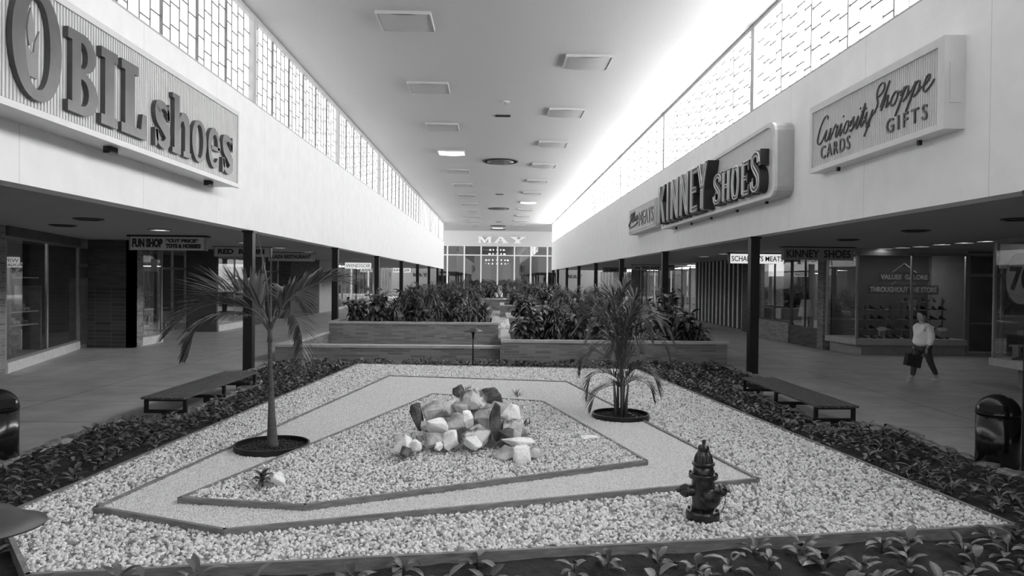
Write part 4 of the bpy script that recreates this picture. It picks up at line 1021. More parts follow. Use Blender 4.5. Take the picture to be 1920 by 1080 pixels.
# ------------------------------------------------------------------ brick planters
def planter(x0, x1, y0, y1, h, label, th=.22, soil=True, cop=.07, grp=None):
    t = thing('brick_planter', label, 'planter', ((x0+x1)/2,y0,0), 0, grp)
    MB().box(x0,x1,y0,y0+th,0,h-cop).box(x0,x1,y1-th,y1,0,h-cop).box(x0,x0+th,y0+th,y1-th,0,h-cop).box(x1-th,x1,y0+th,y1-th,0,h-cop).build('brick_wall', BRICK, t, world=True)
    MB().box(x0-.03,x1+.03,y0-.03,y0+th+.02,h-cop,h).box(x0-.03,x1+.03,y1-th-.02,y1+.03,h-cop,h).box(x0-.03,x0+th+.02,y0+th+.02,y1-th-.02,h-cop,h).box(x1-th-.02,x1+.03,y0+th+.02,y1-th-.02,h-cop,h).build('coping', COPING, t, world=True)
    if soil: MB().box(x0+th,x1-th,y0+th,y1-th,0,h-.1).build('soil', SOIL, t, world=True)
    return t
planter(.18,6.2,19.1,23.2,.70,'brick planter with pale coping full of shrubs, right of the centre passage')
planter(-5.75,.10,25.0,29.5,.80,'brick planter with pale coping full of shrubs, left of the centre passage')
lw = thing('low_brick_wall', 'low long brick wall with pale coping in front of the left planter', 'wall', (-3,19.8,0))
MB().box(-6.0,.14,19.75,20.0,0,.40).box(-6.0,-5.75,20.0,24.9,0,.40).build('brick_wall', BRICK, lw, world=True)
MB().box(-6.03,.16,19.72,20.1,.40,.47).box(-6.03,-5.7,20.1,24.9,.40,.47).build('coping', COPING, lw, world=True)
planter(.5,5.8,30.5,34.5,.72,'brick planter beyond the right shrubs, second on the right of the passage')
planter(-5.6,-.3,36,41,.75,'brick planter far behind the left one, second on the left of the passage')
planter(.3,5.6,44,49,.75,'brick planter third on the right of the passage')
planter(-5.6,6.0,56,61,.85,'wide brick planter crossing the hall far down the middle')
planter(-5.6,6.0,71,74,.85,'last wide brick planter before the glass end front')
ped = thing('fountain_basin', 'pale stepped basin with white rocks at the end of the centre passage', 'basin', (.5,28,0))
MB().box(.25,1.2,24.0,28.0,0,.5).build('basin_wall', BRICK, ped, world=True); MB().box(.2,1.25,23.95,28.05,.5,.58).build('coping', COPING, ped, world=True)
# ------------------------------------------------------------------ shrubs
def put_plant(name, leaves, stem, loc, label, cat='plant', grp=None, lm=LEAF1):
    t = thing(name, label, cat, loc, 0, grp)
    leaves.build('foliage', lm, t, smooth=True, fixn=False)
    if stem and stem.v: stem.build('stem', STEM, t, smooth=True)
    return t
def bush_data(seed, h, r, n, ll, lw_, kind):
    rr = random.Random(seed); b = MB(); s = MB()
    if kind == 'broad':
        for k in range(max(3, n//16)):
            a = rr.uniform(0,6.28); top = Vector((math.cos(a)*r*rr.uniform(.1,.65), math.sin(a)*r*rr.uniform(.1,.65), h*rr.uniform(.45,.88)))
            s.tube([(0,0,0), top*.5+Vector((0,0,.05)), top], [.018,.013,.008], 5)
            for i in range(16):
                t = rr.uniform(.1,1); q = top*t; q.z = top.z*t; a2 = rr.uniform(0,6.28); el = rr.uniform(-.5,.9)
                d = Vector((math.cos(a2)*math.cos(el), math.sin(a2)*math.cos(el), math.sin(el)))
                leaf(b, q+d*rr.uniform(.03,.16)*r, d, ll*rr.uniform(.7,1.2), lw_*rr.uniform(.8,1.15), rr.uniform(.5,1.6), .25, 4, roll=rr.uniform(-.5,.5))
    elif kind == 'strap':
        for k in range(max(2, n//28)):
            a = rr.uniform(0,6.28); top = Vector((math.cos(a)*r*rr.uniform(.0,.6), math.sin(a)*r*rr.uniform(0,.6), h*rr.uniform(.35,.75)))
            s.tube([(top.x*.5,top.y*.5,0), top], [.02,.016], 6)
            for i in range(28):
                a2 = i*2.4+rr.uniform(-.2,.2); el = 1.25-1.5*i/28+rr.uniform(-.15,.15)
                d = Vector((math.cos(a2)*math.cos(el), math.sin(a2)*math.cos(el), math.sin(el)))
                leaf(b, top-Vector((0,0,.12*(i/28))), d, ll*rr.uniform(.8,1.15), lw_, rr.uniform(.8,1.5), .3, 5)
    elif kind == 'fern':
        for k in range(n):
            a = rr.uniform(0,6.28); el = rr.uniform(.7,1.45); frond(b, s, [(0,0,.02), (math.cos(a)*r*.35, math.sin(a)*r*.35, h*.62*math.sin(el)), (math.cos(a)*r*.8, math.sin(a)*r*.8, h*rr.uniform(.6,1.0)), (math.cos(a)*r*1.15, math.sin(a)*r*1.15, h*rr.uniform(.35,.8))], 22, ll, lw_, rr, start=.28)
    return b, s
def frond(b, s, pts, n, ll, lw_, rr, start=.25, droop=.9, vee=.35, rad=.010, ang=.9, env=None, nseg=3):
    P = smooth_path(pts, 8); m = len(P)-1
    s.tube(P, [rad*(1-.75*i/m) for i in range(m+1)], 5)
    for i in range(n):
        t = start+(1-start)*i/(n-1); f = t*m; k = min(int(f), m-1); q = P[k].lerp(P[k+1], f-k); d = (P[min(k+1,m)]-P[max(k-1,0)]).normalized()
        side = d.cross(Vector((0,0,1))); side = side.normalized() if side.length > .1 else Vector((1,0,0)); nrm = side.cross(d).normalized()
        u = (t-start)/(1-start); e = math.sin(PI*min(1,.16+u*.84))**.6 if env is None else env(u)
        for sg_ in (-1, 1):
            aa = ang*(1-.45*u)+rr.uniform(-.1,.1)
            dd = d*math.cos(aa) + (side*sg_ + nrm*(vee+rr.uniform(-.12,.12))).normalized()*math.sin(aa)
            leaf(b, q, dd, ll*e*rr.uniform(.85,1.1), lw_, droop*rr.uniform(.7,1.3), .2, nseg)
# prototypes shared by the rear planters
def shrub(kind, seed, h, r, loc, label, grp, n=None, ll=None, lw_=None):
    if kind == 'broad': b, s = bush_data(seed, h, r*1.15, n or 300, ll or .30, lw_ or .14, kind); return put_plant('leafy_shrub', b, s, loc, label, 'shrub', grp, LEAF1)
    if kind == 'strap': b, s = bush_data(seed, h, r, n or 140, ll or .5, lw_ or .055, kind); return put_plant('dracaena', b, s, loc, label, 'plant', grp, LEAF4)
    b, s = bush_data(seed, h, r, n or 20, ll or .34, lw_ or .034, 'fern'); return put_plant('parlour_palm', b, s, loc, label, 'palm', grp, LEAF5)
GL, GR = 'shrubs in the left planter', 'shrubs in the right planter'
for i, (kind, x, y, h, r, lab) in enumerate((
    ('broad',-5.0,26.0,1.0,.55,'low dark broad-leaved shrub at the left end of the left planter'),
    ('broad',-4.4,26.6,1.45,.6,'tall broad-leaved shrub near the left end, under the long palm frond'),
    ('strap',-3.7,26.0,1.0,.5,'strap-leaved plant beside the tall left shrub'),
    ('fern',-2.75,26.3,1.25,.55,'upright feathery palm with a dark stem in the left planter'),
    ('broad',-3.2,27.5,1.1,.6,'broad-leaved shrub behind the feathery palm in the left planter'),
    ('strap',-2.0,26.0,1.05,.6,'strap-leaved plant with pale hanging leaves, middle of the left planter'),
    ('broad',-1.6,27.2,1.3,.6,'bushy dark shrub behind the pale strap leaves'),
    ('strap',-.95,26.0,.95,.5,'spiky strap-leaved plant right of the middle of the left planter'),
    ('strap',-.35,26.3,.8,.45,'low spiky plant at the right end of the left planter'),
    ('broad',-2.7,25.6,.5,.4,'low leafy plant at the foot of the feathery palm'),
    ('broad',-1.4,25.6,.5,.4,'low leafy plant at the front of the left planter below the pale leaves'),
    ('broad',-4.0,25.6,.5,.45,'low dark shrub along the coping below the palm frond tips'))):
    shrub(kind, 200+i, h, r, (x,y,.70), lab, GL)
for i, (kind, x, y, h, r, lab) in enumerate((
    ('broad',.85,19.75,.75,.5,'broad glossy shrub at the left end of the right planter'),
    ('broad',1.3,20.4,1.15,.55,'taller broad-leaved shrub behind the left end one, right planter'),
    ('strap',1.75,20.2,1.15,.55,'long-leaved arching plant near the left of the right planter'),
    ('broad',2.2,20.0,.9,.5,'broad shrub with pale blotched leaves left of the clump palm'),
    ('fern',2.5,20.9,1.5,.75,'feathery palm rising behind the clump palm in the right planter'),
    ('fern',3.2,20.3,1.2,.8,'arching feathery palm right of the clump palm in the right planter'),
    ('broad',3.6,20.9,1.0,.5,'dark shrub behind the arching palm in the right planter'),
    ('broad',4.2,20.0,.85,.5,'low dark glossy shrub in the right half of the right planter'),
    ('broad',4.85,20.6,1.6,.65,'tall layered shrub at the black column in the right planter'),
    ('broad',5.2,19.9,.95,.5,'dark shrub at the right end of the right planter'),
    ('strap',5.65,19.9,.45,.3,'small pale strap-leaved plant at the far right end of the right planter'),
    ('broad',3.0,19.7,.5,.4,'low leafy plant along the coping, middle of the right planter'))):
    shrub(kind, 300+i, h, r, (x,y,.60), lab, GR)
protos = [shrub('broad', 400, 1.2, .7, (1.2,32,.62), 'bushy dark shrub in the second right planter, left one', 'shrubs in the far planters', n=240, ll=.36, lw_=.17),
          shrub('strap', 401, 1.2, .7, (2.6,31.6,.62), 'strap-leaved plant in the second right planter', 'shrubs in the far planters', ll=.5, lw_=.06),
          shrub('fern', 402, 1.4, .8, (4.0,32,.62), 'feathery palm in the second right planter', 'shrubs in the far planters', ll=.34, lw_=.035)]
dup(protos[0], (5.0,32.2,.62), 1.0, label='bushy dark shrub in the second right planter, right one')
for (x0, x1, ya, yb, z, nm, cnt) in ((-5.2,-.8,37,40,.65,'second left planter',7), (.9,5.1,45,48,.65,'third right planter',6), (-5.1,5.5,57,60,.75,'wide planter crossing the hall',15), (-5,5.4,71.8,73.3,.75,'last wide planter',12)):
    for i in range(cnt):
        x = x0+(x1-x0)*(i+.5)/cnt+R.uniform(-.15,.15); pr = protos[(i*2+cnt)%3]
        o = dup(pr, (x,R.uniform(ya,yb),z), R.uniform(0,6.28), scale=R.uniform(.8,1.25), label='%s in the %s, %s from the left' % (['bushy dark shrub','strap-leaved plant','feathery palm'][(i*2+cnt)%3], nm, (ordn+['fourteenth','fifteenth'])[i]))
        o['group'] = 'shrubs in the '+nm
# ------------------------------------------------------------------ tall palm (left)
PB_ = Vector((-2.81,9.15,.14))
t = thing('palm_tree', 'young palm tree with slim trunk and wide arching fronds in the left steel ring', 'palm tree', PB_)
tr = [gy(511,838,9.15), gy(509,760,9.15), gy(507,690,9.15), gy(506,634,9.15)]
b = MB(); P = smooth_path([p-PB_ for p in tr], 8); n = len(P)-1
b.tube(P, [.050*(1-i/n)**3+.028-.004*i/n+(.002 if i % 2 else 0) for i in range(n+1)], 12).build('trunk', TRUNK, t, smooth=True)
crown = tr[-1]-PB_
cs = MB(); cs.tube([crown-Vector((0,0,.05)), crown+Vector((.003,0,.12))], [.034,.024], 10); cs.build('crown_shaft', STEM, t, smooth=True)
sp = MB(); A = gy(506,610,9.15)-PB_; B_ = gy(499,520,9.15)-PB_; D_ = gy(483,436,9.15)-PB_
sp.tube([A, B_, D_], [.012,.010,.003], 6); sp.build('spear_leaf', LEAF3, t, smooth=True)
rr = random.Random(5)
def pfrond(pix, dep, n, ll, lw_, start, droop, vee, ang=.95, env=None):
    pts = [gy(px, py, 9.15+dz)-PB_ for (px, py), dz in zip(pix, dep)]
    b = MB(); s = MB(); frond(b, s, pts, n, ll, lw_, rr, start, droop, vee, .013, ang, env, 4)
    f = b.build('frond', LEAF3, t, smooth=True, fixn=False); s.build('rachis', STEM, f, smooth=True)
pfrond([(507,622),(522,588),(548,556),(590,533),(640,527),(690,545)], [0,0,.05,.1,.1,.1], 46, .46, .040, .22, .45, .9, .8)
pfrond([(507,620),(515,598),(535,583),(556,600),(566,640),(563,690)], [0,-.05,-.15,-.3,-.38,-.4], 38, .36, .036, .3, .4, .2, .95)
pfrond([(505,620),(490,580),(455,553),(410,548),(370,560),(330,590)], [0,0,.1,.2,.25,.25], 44, .62, .040, .2, .12, 1.1, .7)
pfrond([(505,622),(485,598),(450,588),(405,592),(370,615),(343,672)], [0,-.1,-.25,-.4,-.5,-.5], 44, .46, .038, .25, .5, .15, .8)
pfrond([(505,620),(480,585),(445,573),(400,570),(350,590),(305,635)], [0,0,-.05,-.1,-.15,-.2], 42, .48, .036, .25, .35, .5, .75)
pfrond([(506,618),(494,580),(478,550),(462,540),(445,545),(425,560)], [0,.15,.35,.55,.75,.95], 34, .46, .042, .25, .3, .9, .8)
pfrond([(507,618),(518,575),(530,553),(545,550),(560,560),(575,585)], [0,.2,.45,.65,.85,1.0], 32, .40, .04, .25, .5, .6, .9)
# ------------------------------------------------------------------ clump palm (right)
QB = Vector((2.0,11.38,.14))
t = thing('palm_tree', 'bushy multi-stemmed palm with fine arching fronds in the right steel ring', 'palm tree', QB)
b = MB()
for i in range(7):
    a = i*2.4; o_ = Vector((.05*math.cos(a)*(1+i*.15), .05*math.sin(a)*(1+i*.15), 0)); top = Vector((.12*math.cos(a), .12*math.sin(a), rr.uniform(.45,.75)))
    b.tube([o_, (o_+top)*.5, top], [.022,.019,.013], 7)
b.build('stem', STEM, t, smooth=True)
tips = [((1165,700),(1148,640),(1115,655),(1092,690),.1),((1165,690),(1175,610),(1230,590),(1270,660),-.1),((1163,720),(1140,700),(1110,705),(1098,745),-.3),((1168,720),(1195,690),(1222,700),(1238,740),-.3),
        ((1160,690),(1130,600),(1105,590),(1075,625),.2),((1165,680),(1150,570),(1130,550),(1100,565),.3),((1170,680),(1185,580),(1200,560),(1235,600),.2),((1166,670),(1165,570),(1170,545),(1180,535),.1),
        ((1172,690),(1205,640),(1240,640),(1262,690),.3),((1160,700),(1120,660),(1095,668),(1085,700),.3),((1166,690),(1176,600),(1215,585),(1245,625),-.3),((1164,700),(1150,610),(1120,600),(1098,640),-.3),
        ((1165,730),(1150,722),(1120,735),(1108,768),.1),((1170,728),(1190,712),(1215,722),(1228,752),.2),((1167,700),(1180,640),(1190,632),(1200,660),-.5),((1163,700),(1155,650),(1150,640),(1140,668),-.55),((1166,670),(1156,575),(1145,565),(1125,600),-.1),((1169,668),(1190,595),(1205,600),(1222,640),.0)]
for q in tips:
    base = Vector((0,0,rr.uniform(.05,.3))); pts = [base] + [gy(px, py, 11.38+q[4]*k)-QB for (px, py), k in zip(q[:4], (.3,.7,1,1.25))]
    b = MB(); s = MB(); frond(b, s, pts, 42, .34, .022, rr, .28, .6, .55, .008, .7, None, 3)
    f = b.build('frond', LEAF5, t, smooth=True, fixn=False); s.build('rachis', STEM, f, smooth=True)
# ------------------------------------------------------------------ rock pile
rocks = [
 (735,205,845,335,9.9,ROCKD,'thin dark pointed shard on top of the rock pile, left'),
 (800,240,1045,435,9.55,ROCKM,'big pale and brown mottled boulder at the top of the pile'),
 (985,228,1200,400,9.75,ROCKD,'dark slab leaning at the top right of the pile'),
 (430,345,650,535,9.35,ROCKG,'broad grey slab at the upper left of the pile'),
 (600,315,775,490,9.55,ROCKW,'pale block behind the broad grey slab'),
 (340,370,480,612,9.3,ROCKD,'dark wedge at the far left of the pile'),
 (480,512,690,658,9.0,ROCKW,'white knobbly rock left of centre'),
 (655,470,840,632,9.1,ROCKG,'square grey block right of the white knobbly rock'),
 (820,435,928,603,9.1,ROCKW,'narrow pale upright stone in the centre'),
 (915,400,1085,605,9.3,ROCKG,'layered grey boulder in the centre right'),
 (1068,368,1178,715,9.0,ROCKD,'tall dark upright slab with a pale edge'),
 (1165,385,1355,565,9.4,ROCKW,'pale slab on the right slope of the pile'),
 (1165,510,1405,705,9.1,ROCKM,'mottled pale slab low on the right slope'),
 (800,572,1100,785,8.92,ROCKM,'large dark mottled boulder low in the centre'),
 (832,672,1000,803,8.72,ROCKW,'pale wedge standing in front of the mottled boulder'),
 (420,650,665,795,8.85,ROCKG,'grey slab with a dark stripe at the front left'),
 (645,630,808,803,8.8,ROCKW,'pale pointed block at the front left of centre'),
 (195,655,385,868,8.6,ROCKW,'white rounded rock at the left front corner'),
 (240,778,350,868,8.42,ROCKD,'small dark stone under the left front white rock'),
 (350,690,440,815,8.6,ROCKW,'small white stone beside the left front rock'),
 (1158,690,1485,800,8.70,ROCKW,'long flat pale stone at the right front'),
 (1110,770,1310,905,8.45,ROCKG,'pale grey rock below the long flat stone'),
 (1285,760,1445,935,8.35,ROCKW,'white forked rock at the right front'),
 (1425,768,1535,890,8.5,ROCKM,'mottled stone at the right end of the front'),
 (725,365,870,475,9.45,ROCKG,'grey stone tucked under the top boulder'),
 (438,530,525,622,9.15,ROCKG,'small grey stone beside the dark wedge'),
 (560,735,640,805,8.7,ROCKW,'small white stone at the foot of the striped slab'),
 (1150,600,1290,720,8.95,ROCKD,'dark stone in the hollow of the right slope')]
for i, (x0, y0, x1, y1, Y, m_, lab) in enumerate(rocks):
    X0, X1, Z0, Z1 = [700+x0/4.908, 700+x1/4.908, 680+y1/4.908, 680+y0/4.908]
    c = gy((X0+X1)/2, (Z0+Z1)/2, Y); s_ = Y/F; w_ = (X1-X0)*s_/2; h_ = (Z0-Z1)*s_/2
    me = rock_mesh(500+i*7, w_*1.15, max(min(w_,h_)*1.25, .11), h_*1.15, 15, .10, 2); me.materials.append(m_)
    o = bpy.data.objects.new('boulder', me); C.objects.link(o); o.location = c; tag(o, lab, 'rock', 'boulders of the rock pile')
# pile core rocks hidden behind, support the upper ones
for i, (x, y, z, a, h_) in enumerate(((-.25,9.75,.36,.5,.3),(.12,9.65,.38,.42,.3),(-.6,9.6,.30,.4,.22),(-.05,9.3,.32,.5,.24),(-.15,9.8,.52,.42,.24))):
    me = rock_mesh(900+i, a, .3, h_, 15, .14, 2); me.materials.append(ROCKG); o = bpy.data.objects.new('boulder', me); C.objects.link(o); o.location = (x,y,z)
    tag(o, ['left rear','right rear','far left rear','middle','top rear'][i]+' grey boulder in the core of the pile behind the facing stones', 'rock', 'boulders of the rock pile')
for (px, py, w_, h_, lab) in ((517,905,.11,.10,'lone pale rock at the near left tip of the inner gravel bed'),(1104,816,.13,.03,'flat pale stone sunk in the fine gravel right of the pile'),(888,756,.05,.03,'small stone on the gravel behind the pile')):
    c = gz(px, py+6, .17); me = rock_mesh(int(px), w_, w_*.8, h_, 14, .2, 2); me.materials.append(ROCKW); o = bpy.data.objects.new('boulder', me); C.objects.link(o); o.location = c+Vector((0,0,h_*.5)); tag(o, lab, 'rock')
b = MB(); s = MB()
for i in range(14):
    a = i*2.4; el = .2+.06*i; d = Vector((math.cos(a)*math.cos(el), math.sin(a)*math.cos(el), math.sin(el))); leaf(b, Vector((0,0,.05+.006*i)), d, .13, .07, .7, .4, 4)
s.tube([(0,0,0),(0,0,.15)], .012, 6)
put_plant('crinkled_plant', b, s, gz(492,915,.17), 'crinkled brownish leafy plant beside the lone pale rock', lm=LEAF4)
for (px, py, Y, lab) in ((985,800,9.1,'small dark creeping plant on the right slope of the rock pile'),(970,745,9.9,'small spiky plant behind the top right of the rock pile'),(878,738,9.9,'small thin plant on top of the rock pile')):
    b = MB(); s = MB(); s.tube([(0,0,0),(0,0,.08)], .006, 5)
    for i in range(26):
        a = i*2.4; el = rr.uniform(.1,1.2); d = Vector((math.cos(a)*math.cos(el), math.sin(a)*math.cos(el), math.sin(el))); leaf(b, Vector((rr.uniform(-.06,.06),rr.uniform(-.06,.06),.02)), d, rr.uniform(.06,.14), .016, .5, .2, 3)
    p = gy(px, py, Y); put_plant('small_plant', b, s, p, lab, lm=LEAF5)
# white rocks in the centre passage
for i, (px, py, Y, w_, h_) in enumerate(((946,590,26.5,.2,.22),(941,600,25,.13,.13),(955,603,24.8,.13,.12),(940,573,54.5,.8,.7),(957,576,54.3,.5,.45),(935,578,54,.5,.35),(949,575,54.2,.4,.4),(936,550,70.5,.4,1.05))):
    c = gy(px, py, Y); me = rock_mesh(700+i, w_, w_*.7, h_*.8, 15, .3, 2); me.materials.append(ROCKW); o = bpy.data.objects.new('boulder', me); C.objects.link(o)
    o.location = (c.x, c.y, .58+h_*.6 if i < 3 else c.z); tag(o, ['white craggy rock on the basin, tallest of three','white rock on the basin, lower left','white rock on the basin, lower right','white craggy rock far down the passage, tallest of four','white rock far down the passage at the right','white rock far down the passage at the left','white rock far down the passage between the others','upright white rock before the last planter'][i], 'rock')
tag(MB().box(-.9,1.6,53.4,55.2,0,.75).box(-.95,1.65,53.35,55.25,.75,.83).build('stone_plinth', BRICK, None), 'low brick plinth carrying white rocks far down the passage', 'plinth')
tag(MB().box(-.6,.8,70.1,70.9,0,.3).build('stone_plinth', COPING, None), 'pale plinth before the last planter', 'plinth')
# ------------------------------------------------------------------ fire hydrant
hp = gz(1327,984,.095); hp.y += .16
t = thing('fire_hydrant', 'dark cast iron fire hydrant standing in the white gravel at the right', 'hydrant', hp, 0)
MB().lathe([(.160,0),(.165,.03),(.165,.075),(.155,.095),(.115,.10)], 36).build('base_flange', HYD, t, smooth=False)
MB().lathe([(.110,.09),(.106,.14),(.108,.30),(.112,.36),(.104,.40),(.104,.42)], 36).build('barrel', HYD, t, smooth=True)
MB().lathe([(.138,.412),(.142,.42),(.142,.45),(.138,.458)], 36).build('collar_flange', HYD, t)
MB().lathe([(.104,.455),(.099,.47),(.096,.545)], 36, flute=.02).build('bonnet_neck', HYD, t, smooth=True)
MB().lathe([(.108,.54),(.112,.548),(.112,.562),(.105,.57)], 36).build('bonnet_ring', HYD, t)
MB().lathe([(.094,.565),(.09,.60),(.078,.64),(.06,.668),(.05,.68)], 40, flute=.07).build('bonnet', HYD, t)
MB().lathe([(.052,.675),(.055,.69),(.055,.715),(.045,.735),(.03,.742)], 28).build('cap', HYD, t, smooth=False)
MB().lathe([(.018,.74),(.018,.765),(.024,.77),(.012,.79)], 5).build('operating_nut', HYD, t)
b = MB()
for r_, z in ((.135,.10),(.125,.458)):
    for i in range(8): a = PI/8+i*PI/4; b.lathe([(.013,0),(.013,.016)], 6, (r_*math.cos(a), r_*math.sin(a), z))
b.build('flange_bolt', HYD, t)
for sx in (-1, 1):
    q = MB().lathe([(.055,sx*.07),(.055,sx*.15),(.066,sx*.155),(.066,sx*.172)], 24, (0,0,.285), 'x').build('side_outlet', HYD, t)
    MB().lathe([(.066,sx*.172),(.062,sx*.19),(.045,sx*.225),(.022,sx*.235),(.02,sx*.262),(.01,sx*.266)], 20, (0,0,.285), 'x', flute=.12).build('outlet_cap', HYD, q)
q = MB().lathe([(.080,-.07),(.080,-.14),(.094,-.145),(.094,-.165),(.085,-.175),(.05,-.19),(.028,-.195),(.026,-.225)], 28, (0,0,0), 'y')
for v in q.v:
    a = .28; x, y = v.x, v.y; v.x, v.y = x*math.cos(a)-y*math.sin(a), x*math.sin(a)+y*math.cos(a); v.z += .245
q.build('pumper_outlet', HYD, t, smooth=False)
ch = MB()
for i in range(9):
    u = i/8; c = Vector((.20-.05*u+.02*math.sin(u*3), -.06-.03*u, .25-.15*u)); pts = []
    for j in range(13):
        a = 2*PI*j/12; pts.append(c + (Vector((.007*math.cos(a), 0, .013*math.sin(a))) if i % 2 else Vector((0, .007*math.cos(a), .013*math.sin(a)))))
    ch.tube(pts, .0025, 5)
ch.build('chain', HYD, t); t.scale = (.94,.94,.935)
# ------------------------------------------------------------------ bins
def bin_(x, y, label):
    t = thing('trash_bin', label, 'trash bin', (x,y,0), 0)
    MB().lathe([(.235,0),(.235,.03),(.245,.035),(.245,.66)], 48).build('body', GLOSSB, t, smooth=True)
    MB().lathe([(.252,.655),(.252,.675)]+[(.25*math.cos(a), .675+.235*math.sin(a)) for a in [PI/2*k/10 for k in range(1,11)]], 48).build('dome_lid', GLOSSB, t, smooth=True)
    b = MB(); b.box(-.13,.13,-.262,-.20,.70,.80); f = b.build('flap', BLACK, t); f.rotation_euler.z = -.9 if x > 0 else .9
bin_(-6.06,8.86,'round-topped glossy black trash bin at the left edge of the walkway')
bin_(6.40,9.0,'round-topped glossy black trash bin in front of the column at the right edge')
# ------------------------------------------------------------------ benches
def bench(x0, x1, y0, y1, label, skew):
    t = thing('slat_bench', label, 'bench', ((x0+x1)/2,(y0+y1)/2,0), skew)
    W_, L_ = x1-x0, y1-y0
    for i in range(7):
        x = -W_/2+(i+.5)*W_/7; MB().box(x-W_/14*.70,x+W_/14*.70,-L_/2,L_/2,.325,.36).build('slat', SLAT, t)
    for y in (-L_/2+.12, 0, L_/2-.12):
        b = MB(); a = W_/2-.02
        b.box(-a,a,y-.03,y+.03,.285,.325).box(-a,a,y-.03,y+.03,.09,.14).box(-a,-a+.05,y-.03,y+.03,.14,.285).box(a-.05,a,y-.03,y+.03,.14,.285).box(-.05,.05,y-.03,y+.03,.0,.09)
        b.build('leg_frame', BLACK, t)
bench(-5.62,-4.90,11.6,14.9,'low dark slatted bench beside the left planting bed', -.03)
bench(5.05,5.75,11.25,14.6,'low dark slatted bench beside the right planting bed', .02)
# ------------------------------------------------------------------ path lamps
def path_lamp(x, y, h, label, z=0.02):
    t = thing('path_lamp', label, 'lamp', (x,y,z), 0)
    MB().tube([(0,0,0),(0,0,h-.28)], .02, 10).build('pole', BLACK, t, smooth=True)
    MB().lathe([(.022,h-.30),(.03,h-.2),(.055,h-.13),(.06,h-.10)], 20).build('socket', BLACK, t, smooth=True)
    MB().lathe([(.27,h-.115),(.272,h-.105),(.16,h-.06),(.10,h-.012),(.045,h),(.0,h+.002)], 40).build('lamp_cap', CAP, t, smooth=True)
path_lamp(-.6,19.35,.99,'slim path lamp with mushroom cap before the low brick wall')
path_lamp(-2.80,4.05,.98,'near path lamp with broad mushroom cap at the left edge', .03)
for (px, py, Y, lab) in ((1073,668,18.9,'left'),(1227,682,18.8,'right')):
    p = gy(px, py, Y); o = MB().box(-.06,.06,-.05,.05,.1,.22).tube([(0,0,0),(0,0,.1)], .015, 6).build('garden_spotlight', BLACK, None, loc=(p.x,Y-.1,.02)); tag(o, 'small black box spotlight before the right planter, %s one' % lab, 'spotlight')
